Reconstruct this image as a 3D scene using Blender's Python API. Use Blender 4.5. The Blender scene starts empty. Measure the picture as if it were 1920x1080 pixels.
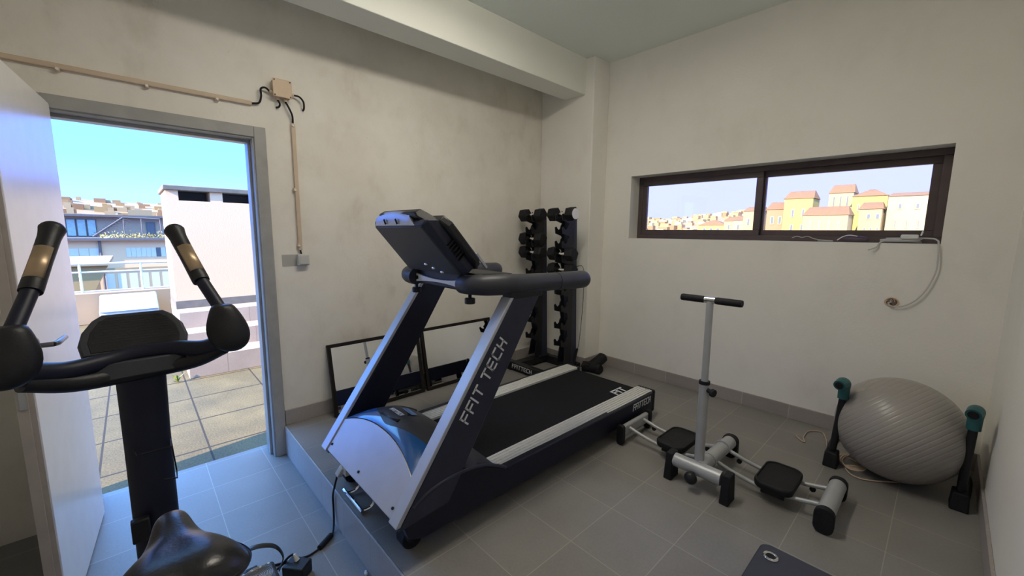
import bpy, bmesh, math, random
from mathutils import Vector, Matrix
random.seed(7)
C = bpy.context.scene.collection
SC = bpy.context.scene
# ------------------------------------------------------------------ camera
cam = bpy.data.cameras.new('camera'); cam.lens = 14.269; cam.sensor_width = 36; cam.clip_start = .01; cam.clip_end = 2000
co = bpy.data.objects.new('camera', cam); C.objects.link(co)
RT, DN, FW = ((0.68183758, 0.73143654, 0.00990432), (0.10585508, -0.08526176, -0.99071950), (-0.72380399, 0.67655821, -0.13556095))
co.matrix_world = Matrix(((RT[0], -DN[0], -FW[0], 0), (RT[1], -DN[1], -FW[1], 0), (RT[2], -DN[2], -FW[2], 1.28), (0, 0, 0, 1)))
SC.camera = co
# ------------------------------------------------------------------ view, sky, sun
SC.view_settings.view_transform = 'Standard'; SC.view_settings.look = 'None'
SC.view_settings.exposure = 0.45; SC.view_settings.gamma = 1; SC.view_settings.use_curve_mapping = False
SC.cycles.max_bounces = 14; SC.cycles.diffuse_bounces = 9; SC.cycles.glossy_bounces = 5; SC.cycles.transparent_max_bounces = 12
SC.cycles.sample_clamp_indirect = 12
SC.cycles.caustics_reflective = False; SC.cycles.caustics_refractive = False
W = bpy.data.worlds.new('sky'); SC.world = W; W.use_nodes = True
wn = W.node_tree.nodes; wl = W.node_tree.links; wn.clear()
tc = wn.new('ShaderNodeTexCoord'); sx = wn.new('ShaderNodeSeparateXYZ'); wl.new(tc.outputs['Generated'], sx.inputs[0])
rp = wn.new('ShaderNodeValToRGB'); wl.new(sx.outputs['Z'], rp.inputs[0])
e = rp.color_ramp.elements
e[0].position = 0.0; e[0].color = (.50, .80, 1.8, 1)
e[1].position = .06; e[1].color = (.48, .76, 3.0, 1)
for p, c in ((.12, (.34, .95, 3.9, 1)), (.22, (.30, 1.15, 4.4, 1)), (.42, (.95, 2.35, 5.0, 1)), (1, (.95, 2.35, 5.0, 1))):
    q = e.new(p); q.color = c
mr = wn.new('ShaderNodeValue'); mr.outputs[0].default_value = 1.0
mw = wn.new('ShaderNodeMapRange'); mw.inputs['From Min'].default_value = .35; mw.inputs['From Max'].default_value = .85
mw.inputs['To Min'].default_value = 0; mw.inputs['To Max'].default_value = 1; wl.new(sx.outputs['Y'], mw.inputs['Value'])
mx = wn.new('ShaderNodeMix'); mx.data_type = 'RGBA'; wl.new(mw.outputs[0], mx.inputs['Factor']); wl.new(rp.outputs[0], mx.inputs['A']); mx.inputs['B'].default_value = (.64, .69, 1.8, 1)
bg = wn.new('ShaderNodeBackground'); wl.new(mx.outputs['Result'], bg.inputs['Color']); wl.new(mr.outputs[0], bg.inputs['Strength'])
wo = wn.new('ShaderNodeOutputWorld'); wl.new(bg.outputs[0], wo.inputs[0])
sun = bpy.data.lights.new('sun', 'SUN'); sun.energy = 15.0; sun.angle = .0093; sun.color = (1, .83, .62)
so = bpy.data.objects.new('sun', sun); C.objects.link(so)
so.rotation_euler = Vector((-.15, 1, -.52)).to_track_quat('-Z', 'Y').to_euler(); so.location = (5, -10, 12)
for nm, loc, rot, sx_, sy_ in (('door_portal', (-3.12, .18, .81), (0, math.radians(-90), 0), 2.06, .84), ('window_portal', (-1.01, 3.54, 1.5), (math.radians(-90), 0, 0), 1.98, .56)):
    L = bpy.data.lights.new(nm, 'AREA'); L.shape = 'RECTANGLE'; L.size = sx_; L.size_y = sy_; L.cycles.is_portal = True
    o = bpy.data.objects.new(nm, L); C.objects.link(o); o.location = loc; o.rotation_euler = rot

# ------------------------------------------------------------------ helpers
OFF = {}
class MB:
    def __init__(s): s.b = bmesh.new()
    def quad(s, pts, mi=0):
        vs = [s.b.verts.new(p) for p in pts]; f = s.b.faces.new(vs); f.material_index = mi; return s
    def box(s, x0, x1, y0, y1, z0, z1):
        return s.loft([[(x0, y0, z0), (x1, y0, z0), (x1, y1, z0), (x0, y1, z0)], [(x0, y0, z1), (x1, y0, z1), (x1, y1, z1), (x0, y1, z1)]])
    def obox(s, c, u, v, w):
        c, u, v, w = map(Vector, (c, u, v, w)); u = u / 2; v = v / 2; w = w / 2
        return s.loft([[c - u - v - w, c + u - v - w, c + u + v - w, c - u + v - w], [c - u - v + w, c + u - v + w, c + u + v + w, c - u + v + w]])
    def loft(s, rings, cap=True, closed=True):
        V = [[s.b.verts.new(p) for p in r] for r in rings]; n = len(rings[0])
        for a, b in zip(V, V[1:]):
            for i in range(n if closed else n - 1):
                j = (i + 1) % n
                s.b.faces.new((a[i], a[j], b[j], b[i]))
        if cap:
            s.b.faces.new(V[0][::-1]); s.b.faces.new(V[-1])
        return s
    def prism(s, poly, ext):
        e_ = Vector(ext); p = [Vector(q) for q in poly]
        return s.loft([p, [q + e_ for q in p]])
    def cyl(s, p0, p1, r, r1=None, n=20):
        return s.tube([p0, p1], [r, r if r1 is None else r1], n)
    def tube(s, pts, r, n=10, k=0, closed=False, flat=1.0, up=None):
        P = [Vector(p) for p in pts]
        rs = list(r) if isinstance(r, (list, tuple)) else [r] * len(P)
        if k: P, rs = smooth(P, rs, k, closed)
        m = len(P); rings = []; nrm = None
        for i in range(m):
            if closed: t = P[(i + 1) % m] - P[i - 1]
            else: t = P[min(i + 1, m - 1)] - P[max(i - 1, 0)]
            t.normalize()
            if nrm is None:
                ref = Vector(up) if up else (Vector((0, 0, 1)) if abs(t.z) < .9 else Vector((1, 0, 0)))
                nrm = (ref - t * ref.dot(t)).normalized()
            else:
                q = nrm - t * nrm.dot(t)
                nrm = q.normalized() if q.length > 1e-6 else nrm
            bi = t.cross(nrm)
            rings.append([P[i] + (nrm * math.cos(a) * flat + bi * math.sin(a)) * rs[i] for a in [2 * math.pi * j / n for j in range(n)]])
        if closed: rings.append(rings[0])
        s.loft(rings, cap=not closed)
        if closed: bmesh.ops.remove_doubles(s.b, verts=s.b.verts, dist=1e-6)
        return s
    def ball(s, c, r, sc=(1, 1, 1), n=24, m=14):
        c = Vector(c); rings = []
        for i in range(1, m):
            a = math.pi * i / m
            rings.append([c + Vector((math.sin(a) * math.cos(2 * math.pi * j / n) * r * sc[0], math.sin(a) * math.sin(2 * math.pi * j / n) * r * sc[1], -math.cos(a) * r * sc[2])) for j in range(n)])
        V = [[s.b.verts.new(p) for p in q] for q in rings]
        for a, b in zip(V, V[1:]):
            for i in range(n): s.b.faces.new((a[i], a[(i + 1) % n], b[(i + 1) % n], b[i]))
        lo = s.b.verts.new(c - Vector((0, 0, r * sc[2]))); hi = s.b.verts.new(c + Vector((0, 0, r * sc[2])))
        for i in range(n):
            s.b.faces.new((lo, V[0][(i + 1) % n], V[0][i])); s.b.faces.new((hi, V[-1][i], V[-1][(i + 1) % n]))
        return s
    def grid(s, f, nu, nv):
        V = [[s.b.verts.new(f(i / nu, j / nv)) for i in range(nu + 1)] for j in range(nv + 1)]
        for j in range(nv):
            for i in range(nu): s.b.faces.new((V[j][i], V[j][i + 1], V[j + 1][i + 1], V[j + 1][i]))
        return s
    def build(s, name, mats, parent=None, bevel=0, seg=2, ang=35, solid=0, sub=0, normals=True):
        b = s.b
        if normals: bmesh.ops.recalc_face_normals(b, faces=b.faces)
        off = OFF.get(parent.name if parent else '', Vector((0, 0, 0)))
        if off.length: bmesh.ops.translate(b, verts=b.verts, vec=-off)
        me = bpy.data.meshes.new(name); b.to_mesh(me); b.free()
        for m in (mats if isinstance(mats, (list, tuple)) else [mats]): me.materials.append(m)
        me.polygons.foreach_set('use_smooth', [True] * len(me.polygons)); me.set_sharp_from_angle(angle=math.radians(ang))
        o = bpy.data.objects.new(name, me); C.objects.link(o)
        if parent: o.parent = parent; OFF[o.name] = off
        if solid:
            d = o.modifiers.new('thickness', 'SOLIDIFY'); d.thickness = solid; d.offset = -1
        if bevel:
            d = o.modifiers.new('bevel', 'BEVEL'); d.width = bevel; d.segments = seg; d.limit_method = 'ANGLE'; d.angle_limit = math.radians(38)
        if sub:
            d = o.modifiers.new('subdivision', 'SUBSURF'); d.levels = sub; d.render_levels = sub
        return o
def smooth(P, R, k, closed=False):
    m = len(P); out = []; rr = []
    for i in range(m if closed else m - 1):
        if closed: a, b, c, d = P[i - 1], P[i], P[(i + 1) % m], P[(i + 2) % m]; r0, r1 = R[i], R[(i + 1) % m]
        else:
            b, c = P[i], P[i + 1]; a = P[i - 1] if i else b * 2 - c; d = P[i + 2] if i + 2 < m else c * 2 - b; r0, r1 = R[i], R[i + 1]
        for j in range(k):
            t = j / k
            out.append(.5 * ((2 * b) + (c - a) * t + (2 * a - 5 * b + 4 * c - d) * t * t + (3 * b - a - 3 * c + d) * t ** 3)); rr.append(r0 + (r1 - r0) * t)
    if not closed: out.append(P[-1].copy()); rr.append(R[-1])
    return out, rr
def tag(o, label, cat, group=None, kind=None):
    o['label'] = label; o['category'] = cat
    if group: o['group'] = group
    if kind: o['kind'] = kind
    return o
def thing(name, label, cat, loc=(0, 0, 0), group=None, kind=None):
    o = bpy.data.objects.new(name, None); C.objects.link(o); o.location = loc; o.empty_display_size = .1
    OFF[o.name] = Vector(loc); return tag(o, label, cat, group, kind)
def dup(root, loc, label, group=None):
    r = root.copy(); C.objects.link(r); r.location = loc; r['label'] = label
    if group: r['group'] = group
    for ch in list(root.children):
        c = ch.copy(); C.objects.link(c); c.parent = r
        for g in ch.children:
            d = g.copy(); C.objects.link(d); d.parent = c
    return r
def rrect(u0, u1, v0, v1, r, n=4):
    out = []
    for cu, cv, a0 in ((u1 - r, v1 - r, 0), (u0 + r, v1 - r, 90), (u0 + r, v0 + r, 180), (u1 - r, v0 + r, 270)):
        for i in range(n + 1):
            a = math.radians(a0 + 90 * i / n); out.append((cu + r * math.cos(a), cv + r * math.sin(a)))
    return out
# ------------------------------------------------------------------ materials
def nodes(name):
    m = bpy.data.materials.new(name); m.use_nodes = True
    nt = m.node_tree; return m, nt.nodes, nt.links, nt.nodes['Principled BSDF']
def mat(name, col, rough=.5, metal=0, var=.06, scale=12, bump=0, bscale=150, coat=0, spec=.5):
    m, N, L, p = nodes(name)
    t = N.new('ShaderNodeTexCoord'); n = N.new('ShaderNodeTexNoise'); n.inputs['Scale'].default_value = scale; n.inputs['Detail'].default_value = 5
    L.new(t.outputs['Object'], n.inputs['Vector'])
    r = N.new('ShaderNodeMapRange'); r.inputs['To Min'].default_value = 1 - var; r.inputs['To Max'].default_value = 1 + var; r.inputs['From Min'].default_value = .3; r.inputs['From Max'].default_value = .7
    L.new(n.outputs['Fac'], r.inputs['Value'])
    x = N.new('ShaderNodeVectorMath'); x.operation = 'SCALE'; x.inputs[0].default_value = col; L.new(r.outputs[0], x.inputs['Scale']); L.new(x.outputs[0], p.inputs['Base Color'])
    p.inputs['Roughness'].default_value = rough; p.inputs['Metallic'].default_value = metal; p.inputs['Specular IOR Level'].default_value = spec
    if coat: p.inputs['Coat Weight'].default_value = coat; p.inputs['Coat Roughness'].default_value = .08
    if bump:
        k = N.new('ShaderNodeTexNoise'); k.inputs['Scale'].default_value = bscale; L.new(t.outputs['Object'], k.inputs['Vector'])
        q = N.new('ShaderNodeBump'); q.inputs['Strength'].default_value = bump; q.inputs['Distance'].default_value = .01; L.new(k.outputs['Fac'], q.inputs['Height']); L.new(q.outputs[0], p.inputs['Normal'])
    return m
def mathn(N, L, op, a, b=None):
    n = N.new('ShaderNodeMath'); n.operation = op
    for i, v in enumerate((a, b)):
        if v is None: continue
        if isinstance(v, (int, float)): n.inputs[i].default_value = v
        else: L.new(v, n.inputs[i])
    return n.outputs[0]
def tiles(name, col, grout, px, ox, py, oy, w, rough=.42, pz=None, oz=0, var=.1, wx=None, speck=0, bump=.25, grime=.25, gx=None):
    m, N, L, p = nodes(name)
    g = N.new('ShaderNodeNewGeometry'); s = N.new('ShaderNodeSeparateXYZ'); L.new(g.outputs['Position'], s.inputs[0])
    sn = N.new('ShaderNodeSeparateXYZ'); L.new(g.outputs['True Normal'], sn.inputs[0])
    masks = []; cells = []
    for ax, per, o, ww in (('X', px, ox, wx or w), ('Y', py, oy, w), ('Z', pz, oz, w)):
        if not per: continue
        a = mathn(N, L, 'DIVIDE', mathn(N, L, 'SUBTRACT', s.outputs[ax], o), per)
        cells.append(mathn(N, L, 'FLOOR', a))
        d = mathn(N, L, 'MULTIPLY', mathn(N, L, 'PINGPONG', a, .5), per)
        ln = mathn(N, L, 'LESS_THAN', d, ww / 2)
        ok = mathn(N, L, 'LESS_THAN', mathn(N, L, 'ABSOLUTE', sn.outputs[ax]), .5)
        masks.append(mathn(N, L, 'MULTIPLY', ln, ok))
    mk = masks[0]
    for q in masks[1:]: mk = mathn(N, L, 'MAXIMUM', mk, q)
    cv = N.new('ShaderNodeCombineXYZ')
    for i, c in enumerate(cells[:3]): L.new(c, cv.inputs[i])
    wnz = N.new('ShaderNodeTexWhiteNoise'); L.new(cv.outputs[0], wnz.inputs['Vector'])
    nz = N.new('ShaderNodeTexNoise'); nz.inputs['Scale'].default_value = 3.2; nz.inputs['Detail'].default_value = 7; L.new(g.outputs['Position'], nz.inputs['Vector'])
    n2 = N.new('ShaderNodeTexNoise'); n2.inputs['Scale'].default_value = 90; n2.inputs['Detail'].default_value = 4; L.new(g.outputs['Position'], n2.inputs['Vector'])
    v = mathn(N, L, 'ADD', mathn(N, L, 'MULTIPLY', mathn(N, L, 'SUBTRACT', wnz.outputs['Value'], .5), var), 1)
    v = mathn(N, L, 'ADD', v, mathn(N, L, 'MULTIPLY', mathn(N, L, 'SUBTRACT', nz.outputs['Fac'], .5), grime * 2))
    v = mathn(N, L, 'ADD', v, mathn(N, L, 'MULTIPLY', mathn(N, L, 'SUBTRACT', n2.outputs['Fac'], .5), .25 + speck))
    sc = N.new('ShaderNodeVectorMath'); sc.operation = 'SCALE'; sc.inputs[0].default_value = col; L.new(v, sc.inputs['Scale'])
    mx = N.new('ShaderNodeMix'); mx.data_type = 'RGBA'; L.new(mk, mx.inputs['Factor']); L.new(sc.outputs[0], mx.inputs['A']); mx.inputs['B'].default_value = (*grout, 1)
    L.new(mx.outputs['Result'], p.inputs['Base Color'])
    rr = mathn(N, L, 'ADD', mathn(N, L, 'MULTIPLY', nz.outputs['Fac'], .2), rough - .1); L.new(rr, p.inputs['Roughness'])
    bu = N.new('ShaderNodeBump'); bu.inputs['Strength'].default_value = bump; bu.inputs['Distance'].default_value = .004
    L.new(mathn(N, L, 'ADD', mathn(N, L, 'MULTIPLY', mk, -1), mathn(N, L, 'MULTIPLY', n2.outputs['Fac'], .4)), bu.inputs['Height']); L.new(bu.outputs[0], p.inputs['Normal'])
    return m
def plaster(name, col, dirt, amount=.5, spots=True):
    m, N, L, p = nodes(name)
    g = N.new('ShaderNodeNewGeometry')
    def nz(sc, det, st=None):
        n = N.new('ShaderNodeTexNoise'); n.inputs['Scale'].default_value = sc; n.inputs['Detail'].default_value = det; n.inputs['Roughness'].default_value = .62
        if st:
            mp = N.new('ShaderNodeMapping'); mp.inputs['Scale'].default_value = st; L.new(g.outputs['Position'], mp.inputs['Vector']); L.new(mp.outputs[0], n.inputs['Vector'])
        else: L.new(g.outputs['Position'], n.inputs['Vector'])
        return n.outputs['Fac']
    def ramp(v, a, b, lo=0, hi=1):
        r = N.new('ShaderNodeMapRange'); r.inputs['From Min'].default_value = a; r.inputs['From Max'].default_value = b; r.inputs['To Min'].default_value = lo; r.inputs['To Max'].default_value = hi; L.new(v, r.inputs['Value']); return r.outputs[0]
    big = ramp(nz(1.1, 6), .42, .72); mid = ramp(nz(4.5, 8, (1, 1, .6)), .5, .78, 0, .7); fine = ramp(nz(38, 5), .66, .78, 0, .8)
    f = mathn(N, L, 'MINIMUM', mathn(N, L, 'ADD', mathn(N, L, 'MULTIPLY', big, mathn(N, L, 'ADD', mid, .35)), mathn(N, L, 'MULTIPLY', fine, .35 if spots else 0)), 1)
    f = mathn(N, L, 'MULTIPLY', f, amount)
    mx = N.new('ShaderNodeMix'); mx.data_type = 'RGBA'; L.new(f, mx.inputs['Factor']); mx.inputs['A'].default_value = (*col, 1); mx.inputs['B'].default_value = (*dirt, 1)
    L.new(mx.outputs['Result'], p.inputs['Base Color']); p.inputs['Roughness'].default_value = .75; p.inputs['Specular IOR Level'].default_value = .3
    bu = N.new('ShaderNodeBump'); bu.inputs['Strength'].default_value = .18; bu.inputs['Distance'].default_value = .006; L.new(nz(70, 4), bu.inputs['Height']); L.new(bu.outputs[0], p.inputs['Normal'])
    return m
def glass(name, tint=(.96, .98, 1)):
    m = bpy.data.materials.new(name); m.use_nodes = True; N = m.node_tree.nodes; L = m.node_tree.links; N.clear()
    t = N.new('ShaderNodeBsdfTransparent'); t.inputs[0].default_value = (*tint, 1); g = N.new('ShaderNodeBsdfGlossy'); g.inputs['Roughness'].default_value = .02
    f = N.new('ShaderNodeFresnel'); f.inputs[0].default_value = 1.45; x = N.new('ShaderNodeMixShader'); o = N.new('ShaderNodeOutputMaterial')
    L.new(f.outputs[0], x.inputs[0]); L.new(t.outputs[0], x.inputs[1]); L.new(g.outputs[0], x.inputs[2]); L.new(x.outputs[0], o.inputs[0]); return m

WALL = plaster('wall plaster', (.80, .77, .71), (.45, .39, .31), .95)
WALL2 = plaster('wall plaster clean', (.84, .82, .77), (.60, .57, .50), .6)
CEIL = plaster('ceiling paint', (.80, .85, .82), (.72, .77, .74), .4, False)
BEAMM = plaster('beam paint', (.80, .81, .75), (.68, .69, .62), .4, False)
FLOORM = tiles('grey floor tile', (.225, .215, .205), (.34, .315, .275), .302, -.046, .302, .638, .0035)
LOWM = tiles('grey entry tile', (.21, .21, .215), (.33, .33, .33), .302, -2.15, .302, .53, .004)
RISER = tiles('riser tile', (.40, .39, .39), (.34, .33, .32), .302, -.046, None, 0, .004)
SKIRT = tiles('skirting tile', (.33, .30, .28), (.44, .42, .38), .302, -.046, .302, .638, .004, grime=.15)
PAVER = tiles('terrace paver', (.11, .085, .040), (.022, .016, .010), .555, -3.345, .54, -.264, .012, rough=.85, wx=.018, speck=1.3, grime=.65, bump=.5)
STEPM = tiles('terrace step tile', (.36, .28, .22), (.22, .18, .14), None, 0, .33, .31, .006, rough=.6)
BLACKP = mat('black plastic', (.012, .012, .014), .45, var=.2, bump=.06, spec=.35)
DARKP = mat('charcoal plastic', (.038, .040, .050), .45, var=.1, bump=.05, spec=.4)
NAVY = mat('blue black coated steel', (.007, .009, .022), .45, var=.15, spec=.3)
NAVY2 = mat('dark slate coated steel', (.028, .032, .055), .42, var=.1, spec=.35)
SILV = mat('silver painted metal', (.46, .48, .52), .34, .3, var=.05)
SILVP = mat('silver grey painted panel', (.46, .45, .46), .36, .25, var=.04)
ALU = mat('brushed aluminium', (.72, .72, .71), .38, .25, var=.06, scale=40)
CHROME = mat('chrome', (.8, .8, .8), .12, 1, var=.02)
STEEL = mat('grey steel tube', (.40, .41, .42), .38, .2, var=.05)
RUB = mat('black rubber', (.010, .010, .012), .65, var=.2, bump=.15, spec=.3)
BELT = mat('treadmill belt', (.006, .0065, .009), .75, var=.25, scale=60, bump=.2, bscale=400, spec=.2)
WHITEL = mat('pale lettering', (.72, .73, .76), .5)
BLUEG = mat('translucent blue plastic', (.02, .10, .30), .18, var=.1, coat=.6)
CREAM = mat('cream plastic', (.62, .47, .33), .5, var=.05)
BEIGE = mat('cream conduit plastic', (.58, .46, .34), .5, var=.06)
WHITEP = mat('white plastic', (.75, .75, .74), .4, var=.03)
GREYP = mat('light grey plastic', (.52, .52, .50), .45, var=.03)
DOORM = mat('white lacquered door', (.78, .78, .76), .28, var=.03, spec=.45)
DOORE = mat('door edge', (.42, .38, .35), .5, var=.08)
FRAMEM = mat('grey painted door frame', (.34, .34, .33), .4, var=.08)
BRONZE = mat('dark bronze aluminium', (.095, .072, .074), .42, .2, var=.1)
MIRM = mat('mirror glass', (.88, .90, .90), .015, 1, var=.0)
MIRF = mat('dark wood frame', (.012, .009, .008), .5, var=.2, spec=.25)
BALLM = None
LEATH = mat('black vinyl', (.013, .013, .015), .3, var=.1, scale=30, bump=.05)
BRASS = mat('brass sensor plate', (.42, .31, .20), .4, .7, var=.08)
TEAL = mat('teal plastic', (.018, .105, .115), .45, var=.1)
ROPE = mat('natural rope', (.52, .40, .31), .8, var=.15, scale=80)
GLASS = glass('window glass')

# ------------------------------------------------------------------ the room
XL, XR, YB, YK, ZC, ZL = -2.88, .235, 3.30, -.80, 2.805, -.20
def struct(name, mb, m, label, cat, parent=None, **k):
    o = mb.build(name, m, parent, **k)
    if parent is None: tag(o, label, cat, kind='structure')
    return o
struct('floor', MB().box(XL - .0, XR, .645, YB, ZL - .1, 0), FLOORM, 'raised grey tiled floor platform under the gym machines', 'floor')
struct('floor_lower', MB().box(XL - .215, XR, YK, .645, ZL - .1, ZL), LOWM, 'lower blue-lit grey tiled floor inside the doorway', 'floor')
struct('step_riser', MB().box(XL, XR, .637, .645, ZL, -.002), RISER, 'pale tiled riser of the platform step', 'step', bevel=.002)
w = MB()
w.box(XL - .21, XL, YK - .2, -.248, ZL - .1, ZC); w.box(XL - .21, XL, .585, YB + .2, ZL - .1, ZC); w.box(XL - .21, XL, -.248, .585, 1.825, ZC)
struct('wall_left', w, WALL, 'stained off-white plaster wall with the open doorway', 'wall')
w = MB(); wy = YB + .22
w.box(XL, -1.99, YB, wy, ZL - .1, ZC); w.box(-.034, XR + .2, YB, wy, ZL - .1, ZC); w.box(-1.99, -.034, YB, wy, ZL - .1, 1.235); w.box(-1.99, -.034, YB, wy, 1.783, ZC)
struct('wall_far', w, WALL2, 'off-white plaster wall with the long high window', 'wall')
struct('wall_right', MB().box(XR, XR + .2, YK - .2, YB, ZL - .1, ZC), WALL2, 'bluish white plain wall at the right edge', 'wall')
struct('wall_back', MB().box(XL - .21, XR + .2, YK - .2, YK, ZL - .1, ZC), WALL2, 'plain plaster wall behind the open door', 'wall')
struct('ceiling', MB().box(XL - .21, XR + .2, YK - .2, YB + .2, ZC, ZC + .2), CEIL, 'plain grey-white ceiling', 'ceiling')
struct('ceiling_beam', MB().box(-2.575, -2.352, YK, 3.07, 2.50, ZC), BEAMM, 'pale concrete beam running along the ceiling to the corner pillar', 'beam', bevel=.004)
struct('corner_pillar', MB().box(XL, -2.26, 3.07, YB, 0, ZC), WALL2, 'off-white square pillar in the far corner', 'pillar', bevel=.008)
struct('baseboard_left', MB().box(XL, XL + .012, .648, 3.07, 0, .10), SKIRT, 'brown-grey tile skirting along the doorway wall', 'baseboard', bevel=.002)
struct('baseboard_far', MB().box(-2.26, XR, YB - .012, YB, 0, .10), SKIRT, 'brown-grey tile skirting under the window wall', 'baseboard', bevel=.002)
struct('baseboard_pillar', MB().box(XL, -2.248, 3.058, 3.07, 0, .10).box(-2.26, -2.248, 3.07, YB - .012, 0, .10), SKIRT, 'brown-grey tile skirting round the corner pillar', 'baseboard')
struct('baseboard_right', MB().box(XR - .012, XR, .65, YB - .012, 0, .10), SKIRT, 'dark tile skirting along the right wall', 'baseboard', bevel=.002)
# unseen ceiling lamp added mid-room to brighten the interior
LP = thing('added_fill_lamp', 'long white fill lamp added on the ceiling, unseen above the picture', 'lamp', (-1.35, 1.25, ZC))
LB = MB().box(-1.50, -1.20, .62, 1.88, ZC - .055, ZC).build('fill_lamp_body', GREYP, LP, bevel=.006)
EM = bpy.data.materials.new('fill lamp diffuser'); EM.use_nodes = True; EM.node_tree.nodes['Principled BSDF'].inputs['Emission Color'].default_value = (1, .93, .80, 1); EM.node_tree.nodes['Principled BSDF'].inputs['Emission Strength'].default_value = 16.5
MB().box(-1.48, -1.22, .64, 1.86, ZC - .085, ZC - .055).build('fill_lamp_diffuser', EM, LP)
# door frame and door leaf
f = MB()
for y0, y1, z0, z1 in ((.583, .645, ZL, 1.885), (-.31, -.248, ZL, 1.885), (-.248, .583, 1.823, 1.885)):
    f.box(XL, XL + .014, y0, y1, z0, z1)
f.box(XL - .215, XL + .004, .573, .587, ZL, 1.83); f.box(XL - .215, XL + .004, -.252, -.240, ZL, 1.83); f.box(XL - .215, XL + .004, -.240, .573, 1.813, 1.83)
f.box(XL - .10, XL - .05, .558, .575, ZL, 1.815); f.box(XL - .10, XL - .05, -.24, .558, 1.797, 1.815)
struct('trim_1', f, FRAMEM, 'grey painted metal frame round the doorway', 'door frame', bevel=.003)
dr = thing('door_1', 'open white lacquered door leaf at the left edge', 'door', (XL + .016, -.221, ZL + .012), kind='structure')
an = math.radians(-4.6); du = Vector((math.cos(an), math.sin(an), 0)); dv = Vector((-math.sin(an), math.cos(an), 0)); D0 = Vector(dr.location)
def dp(u, v, z): return D0 + du * u + dv * v + Vector((0, 0, z))
def dbox(mb, u0, u1, v0, v1, z0, z1): return mb.obox(dp((u0 + u1) / 2, (v0 + v1) / 2, (z0 + z1) / 2), du * (u1 - u0), dv * (v1 - v0), (0, 0, z1 - z0))
dbox(MB(), 0, .79, -.042, 0, 0, 2.03).build('leaf', DOORM, dr, bevel=.003)
dbox(dbox(MB(), .79, .806, -.042, -.016, 0, 2.03), .79, .798, -.016, -.002, 0, 2.03).build('leaf_edge', DOORE, dr)['label'] = 'brownish rebated edge of the door'
lp = dbox(MB(), .806, .809, -.035, -.018, .86, 1.06).build('lock_plate', STEEL, dr, bevel=.001)
dbox(MB(), .8085, .812, -.031, -.022, .93, .96).build('latch', CHROME, lp)
h = MB(); zh = 1.06
h.cyl(dp(.735, 0, zh), dp(.735, .012, zh), .026); h.cyl(dp(.735, .01, zh), dp(.735, .05, zh), .009)
h.tube([dp(.735, .048, zh), dp(.715, .055, zh), dp(.68, .056, zh), dp(.60, .054, zh - .004)], [.009, .010, .010, .009], 10, 4)
h.build('handle', mat('dark handle metal', (.16, .15, .15), .35, .6), dr)['label'] = 'dark metal lever handle'
# window
wd = thing('window_1', 'long two-pane window in a dark bronze frame set high in the far wall', 'window', (-1.01, 3.46, 1.235), kind='structure')
f = MB(); x0, x1, z0, z1, ya, yb = -1.99, -.034, 1.237, 1.783, 3.44, 3.51
f.box(x0, x1, ya, yb, z0, z0 + .04); f.box(x0, x1, ya, yb, z1 - .04, z1); f.box(x0, x0 + .04, ya, yb, z0 + .04, z1 - .04); f.box(x1 - .04, x1, ya, yb, z0 + .04, z1 - .04)
f.build('window_frame', BRONZE, wd, bevel=.003)
def sash(a, b, y, nm):
    s = MB(); t = .045; zb, zt = z0 + .035, z1 - .035
    s.box(a, b, y, y + .03, zb, zb + t); s.box(a, b, y, y + .03, zt - t, zt); s.box(a, a + t, y, y + .03, zb + t, zt - t); s.box(b - t, b, y, y + .03, zb + t, zt - t)
    o = s.build('sash', BRONZE, wd, bevel=.003)
    MB().box(a + t, b - t, y + .013, y + .017, zb + t, zt - t).build('pane', GLASS, o)
sash(x0 + .036, -.985, 3.446, 0); sash(-1.015, x1 - .036, 3.478, 1)
WHITEPAINT = mat('white reveal paint', (.80, .80, .79), .6, var=.03)
struct('trim_2', MB().box(-1.988, -.036, 3.304, 3.44, 1.2355, 1.239), WHITEPAINT, 'white painted ledge below the window', 'window ledge')

# ------------------------------------------------------------------ lettering built from strokes
GL = {'F': ([[(0, 0), (0, 1), (.72, 1)], [(0, .52), (.6, .52)]], .8), 'I': ([[(0, 0), (0, 1)]], .22), 'T': ([[(0, 1), (.8, 1)], [(.4, 1), (.4, 0)]], .9),
      'E': ([[(.7, 1), (.12, 1), (0, .86), (0, .14), (.12, 0), (.7, 0)], [(0, .5), (.62, .5)]], .85), 'C': ([[(.7, 1), (.12, 1), (0, .86), (0, .14), (.12, 0), (.7, 0)]], .85),
      'H': ([[(0, 0), (0, 1)], [(.7, 0), (.7, 1)], [(0, .5), (.7, .5)]], .9), ' ': ([], .3), '8': ([[(0, 0), (.6, 0), (.6, 1), (0, 1), (0, 0)], [(0, .5), (.6, .5)]], .8), '0': ([[(0, 0), (.6, 0), (.6, 1), (0, 1), (0, 0)]], .8)}
def strokes(mb, text, o, u, v, h, t, depth=.0015, slant=.12, bar=False, w=1.0):
    o, u, v = Vector(o), Vector(u).normalized(), Vector(v).normalized(); n = u.cross(v)
    x = 0
    def P(a, b): return o + u * ((x + a * w) * h + slant * b * h) + v * (b * h) + n * depth / 2
    for ch in text:
        pl, adv = GL[ch]
        for line in pl:
            for (a, b), (c, d) in zip(line, line[1:]):
                p, q = P(a, b), P(c, d); dr_ = q - p; l = dr_.length
                if l < 1e-6: continue
                dr_ /= l
                mb.obox((p + q) / 2, dr_ * (l + t * .9), n.cross(dr_) * t, n * depth)
        x += (adv + .18) * w
    return x * h

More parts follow.
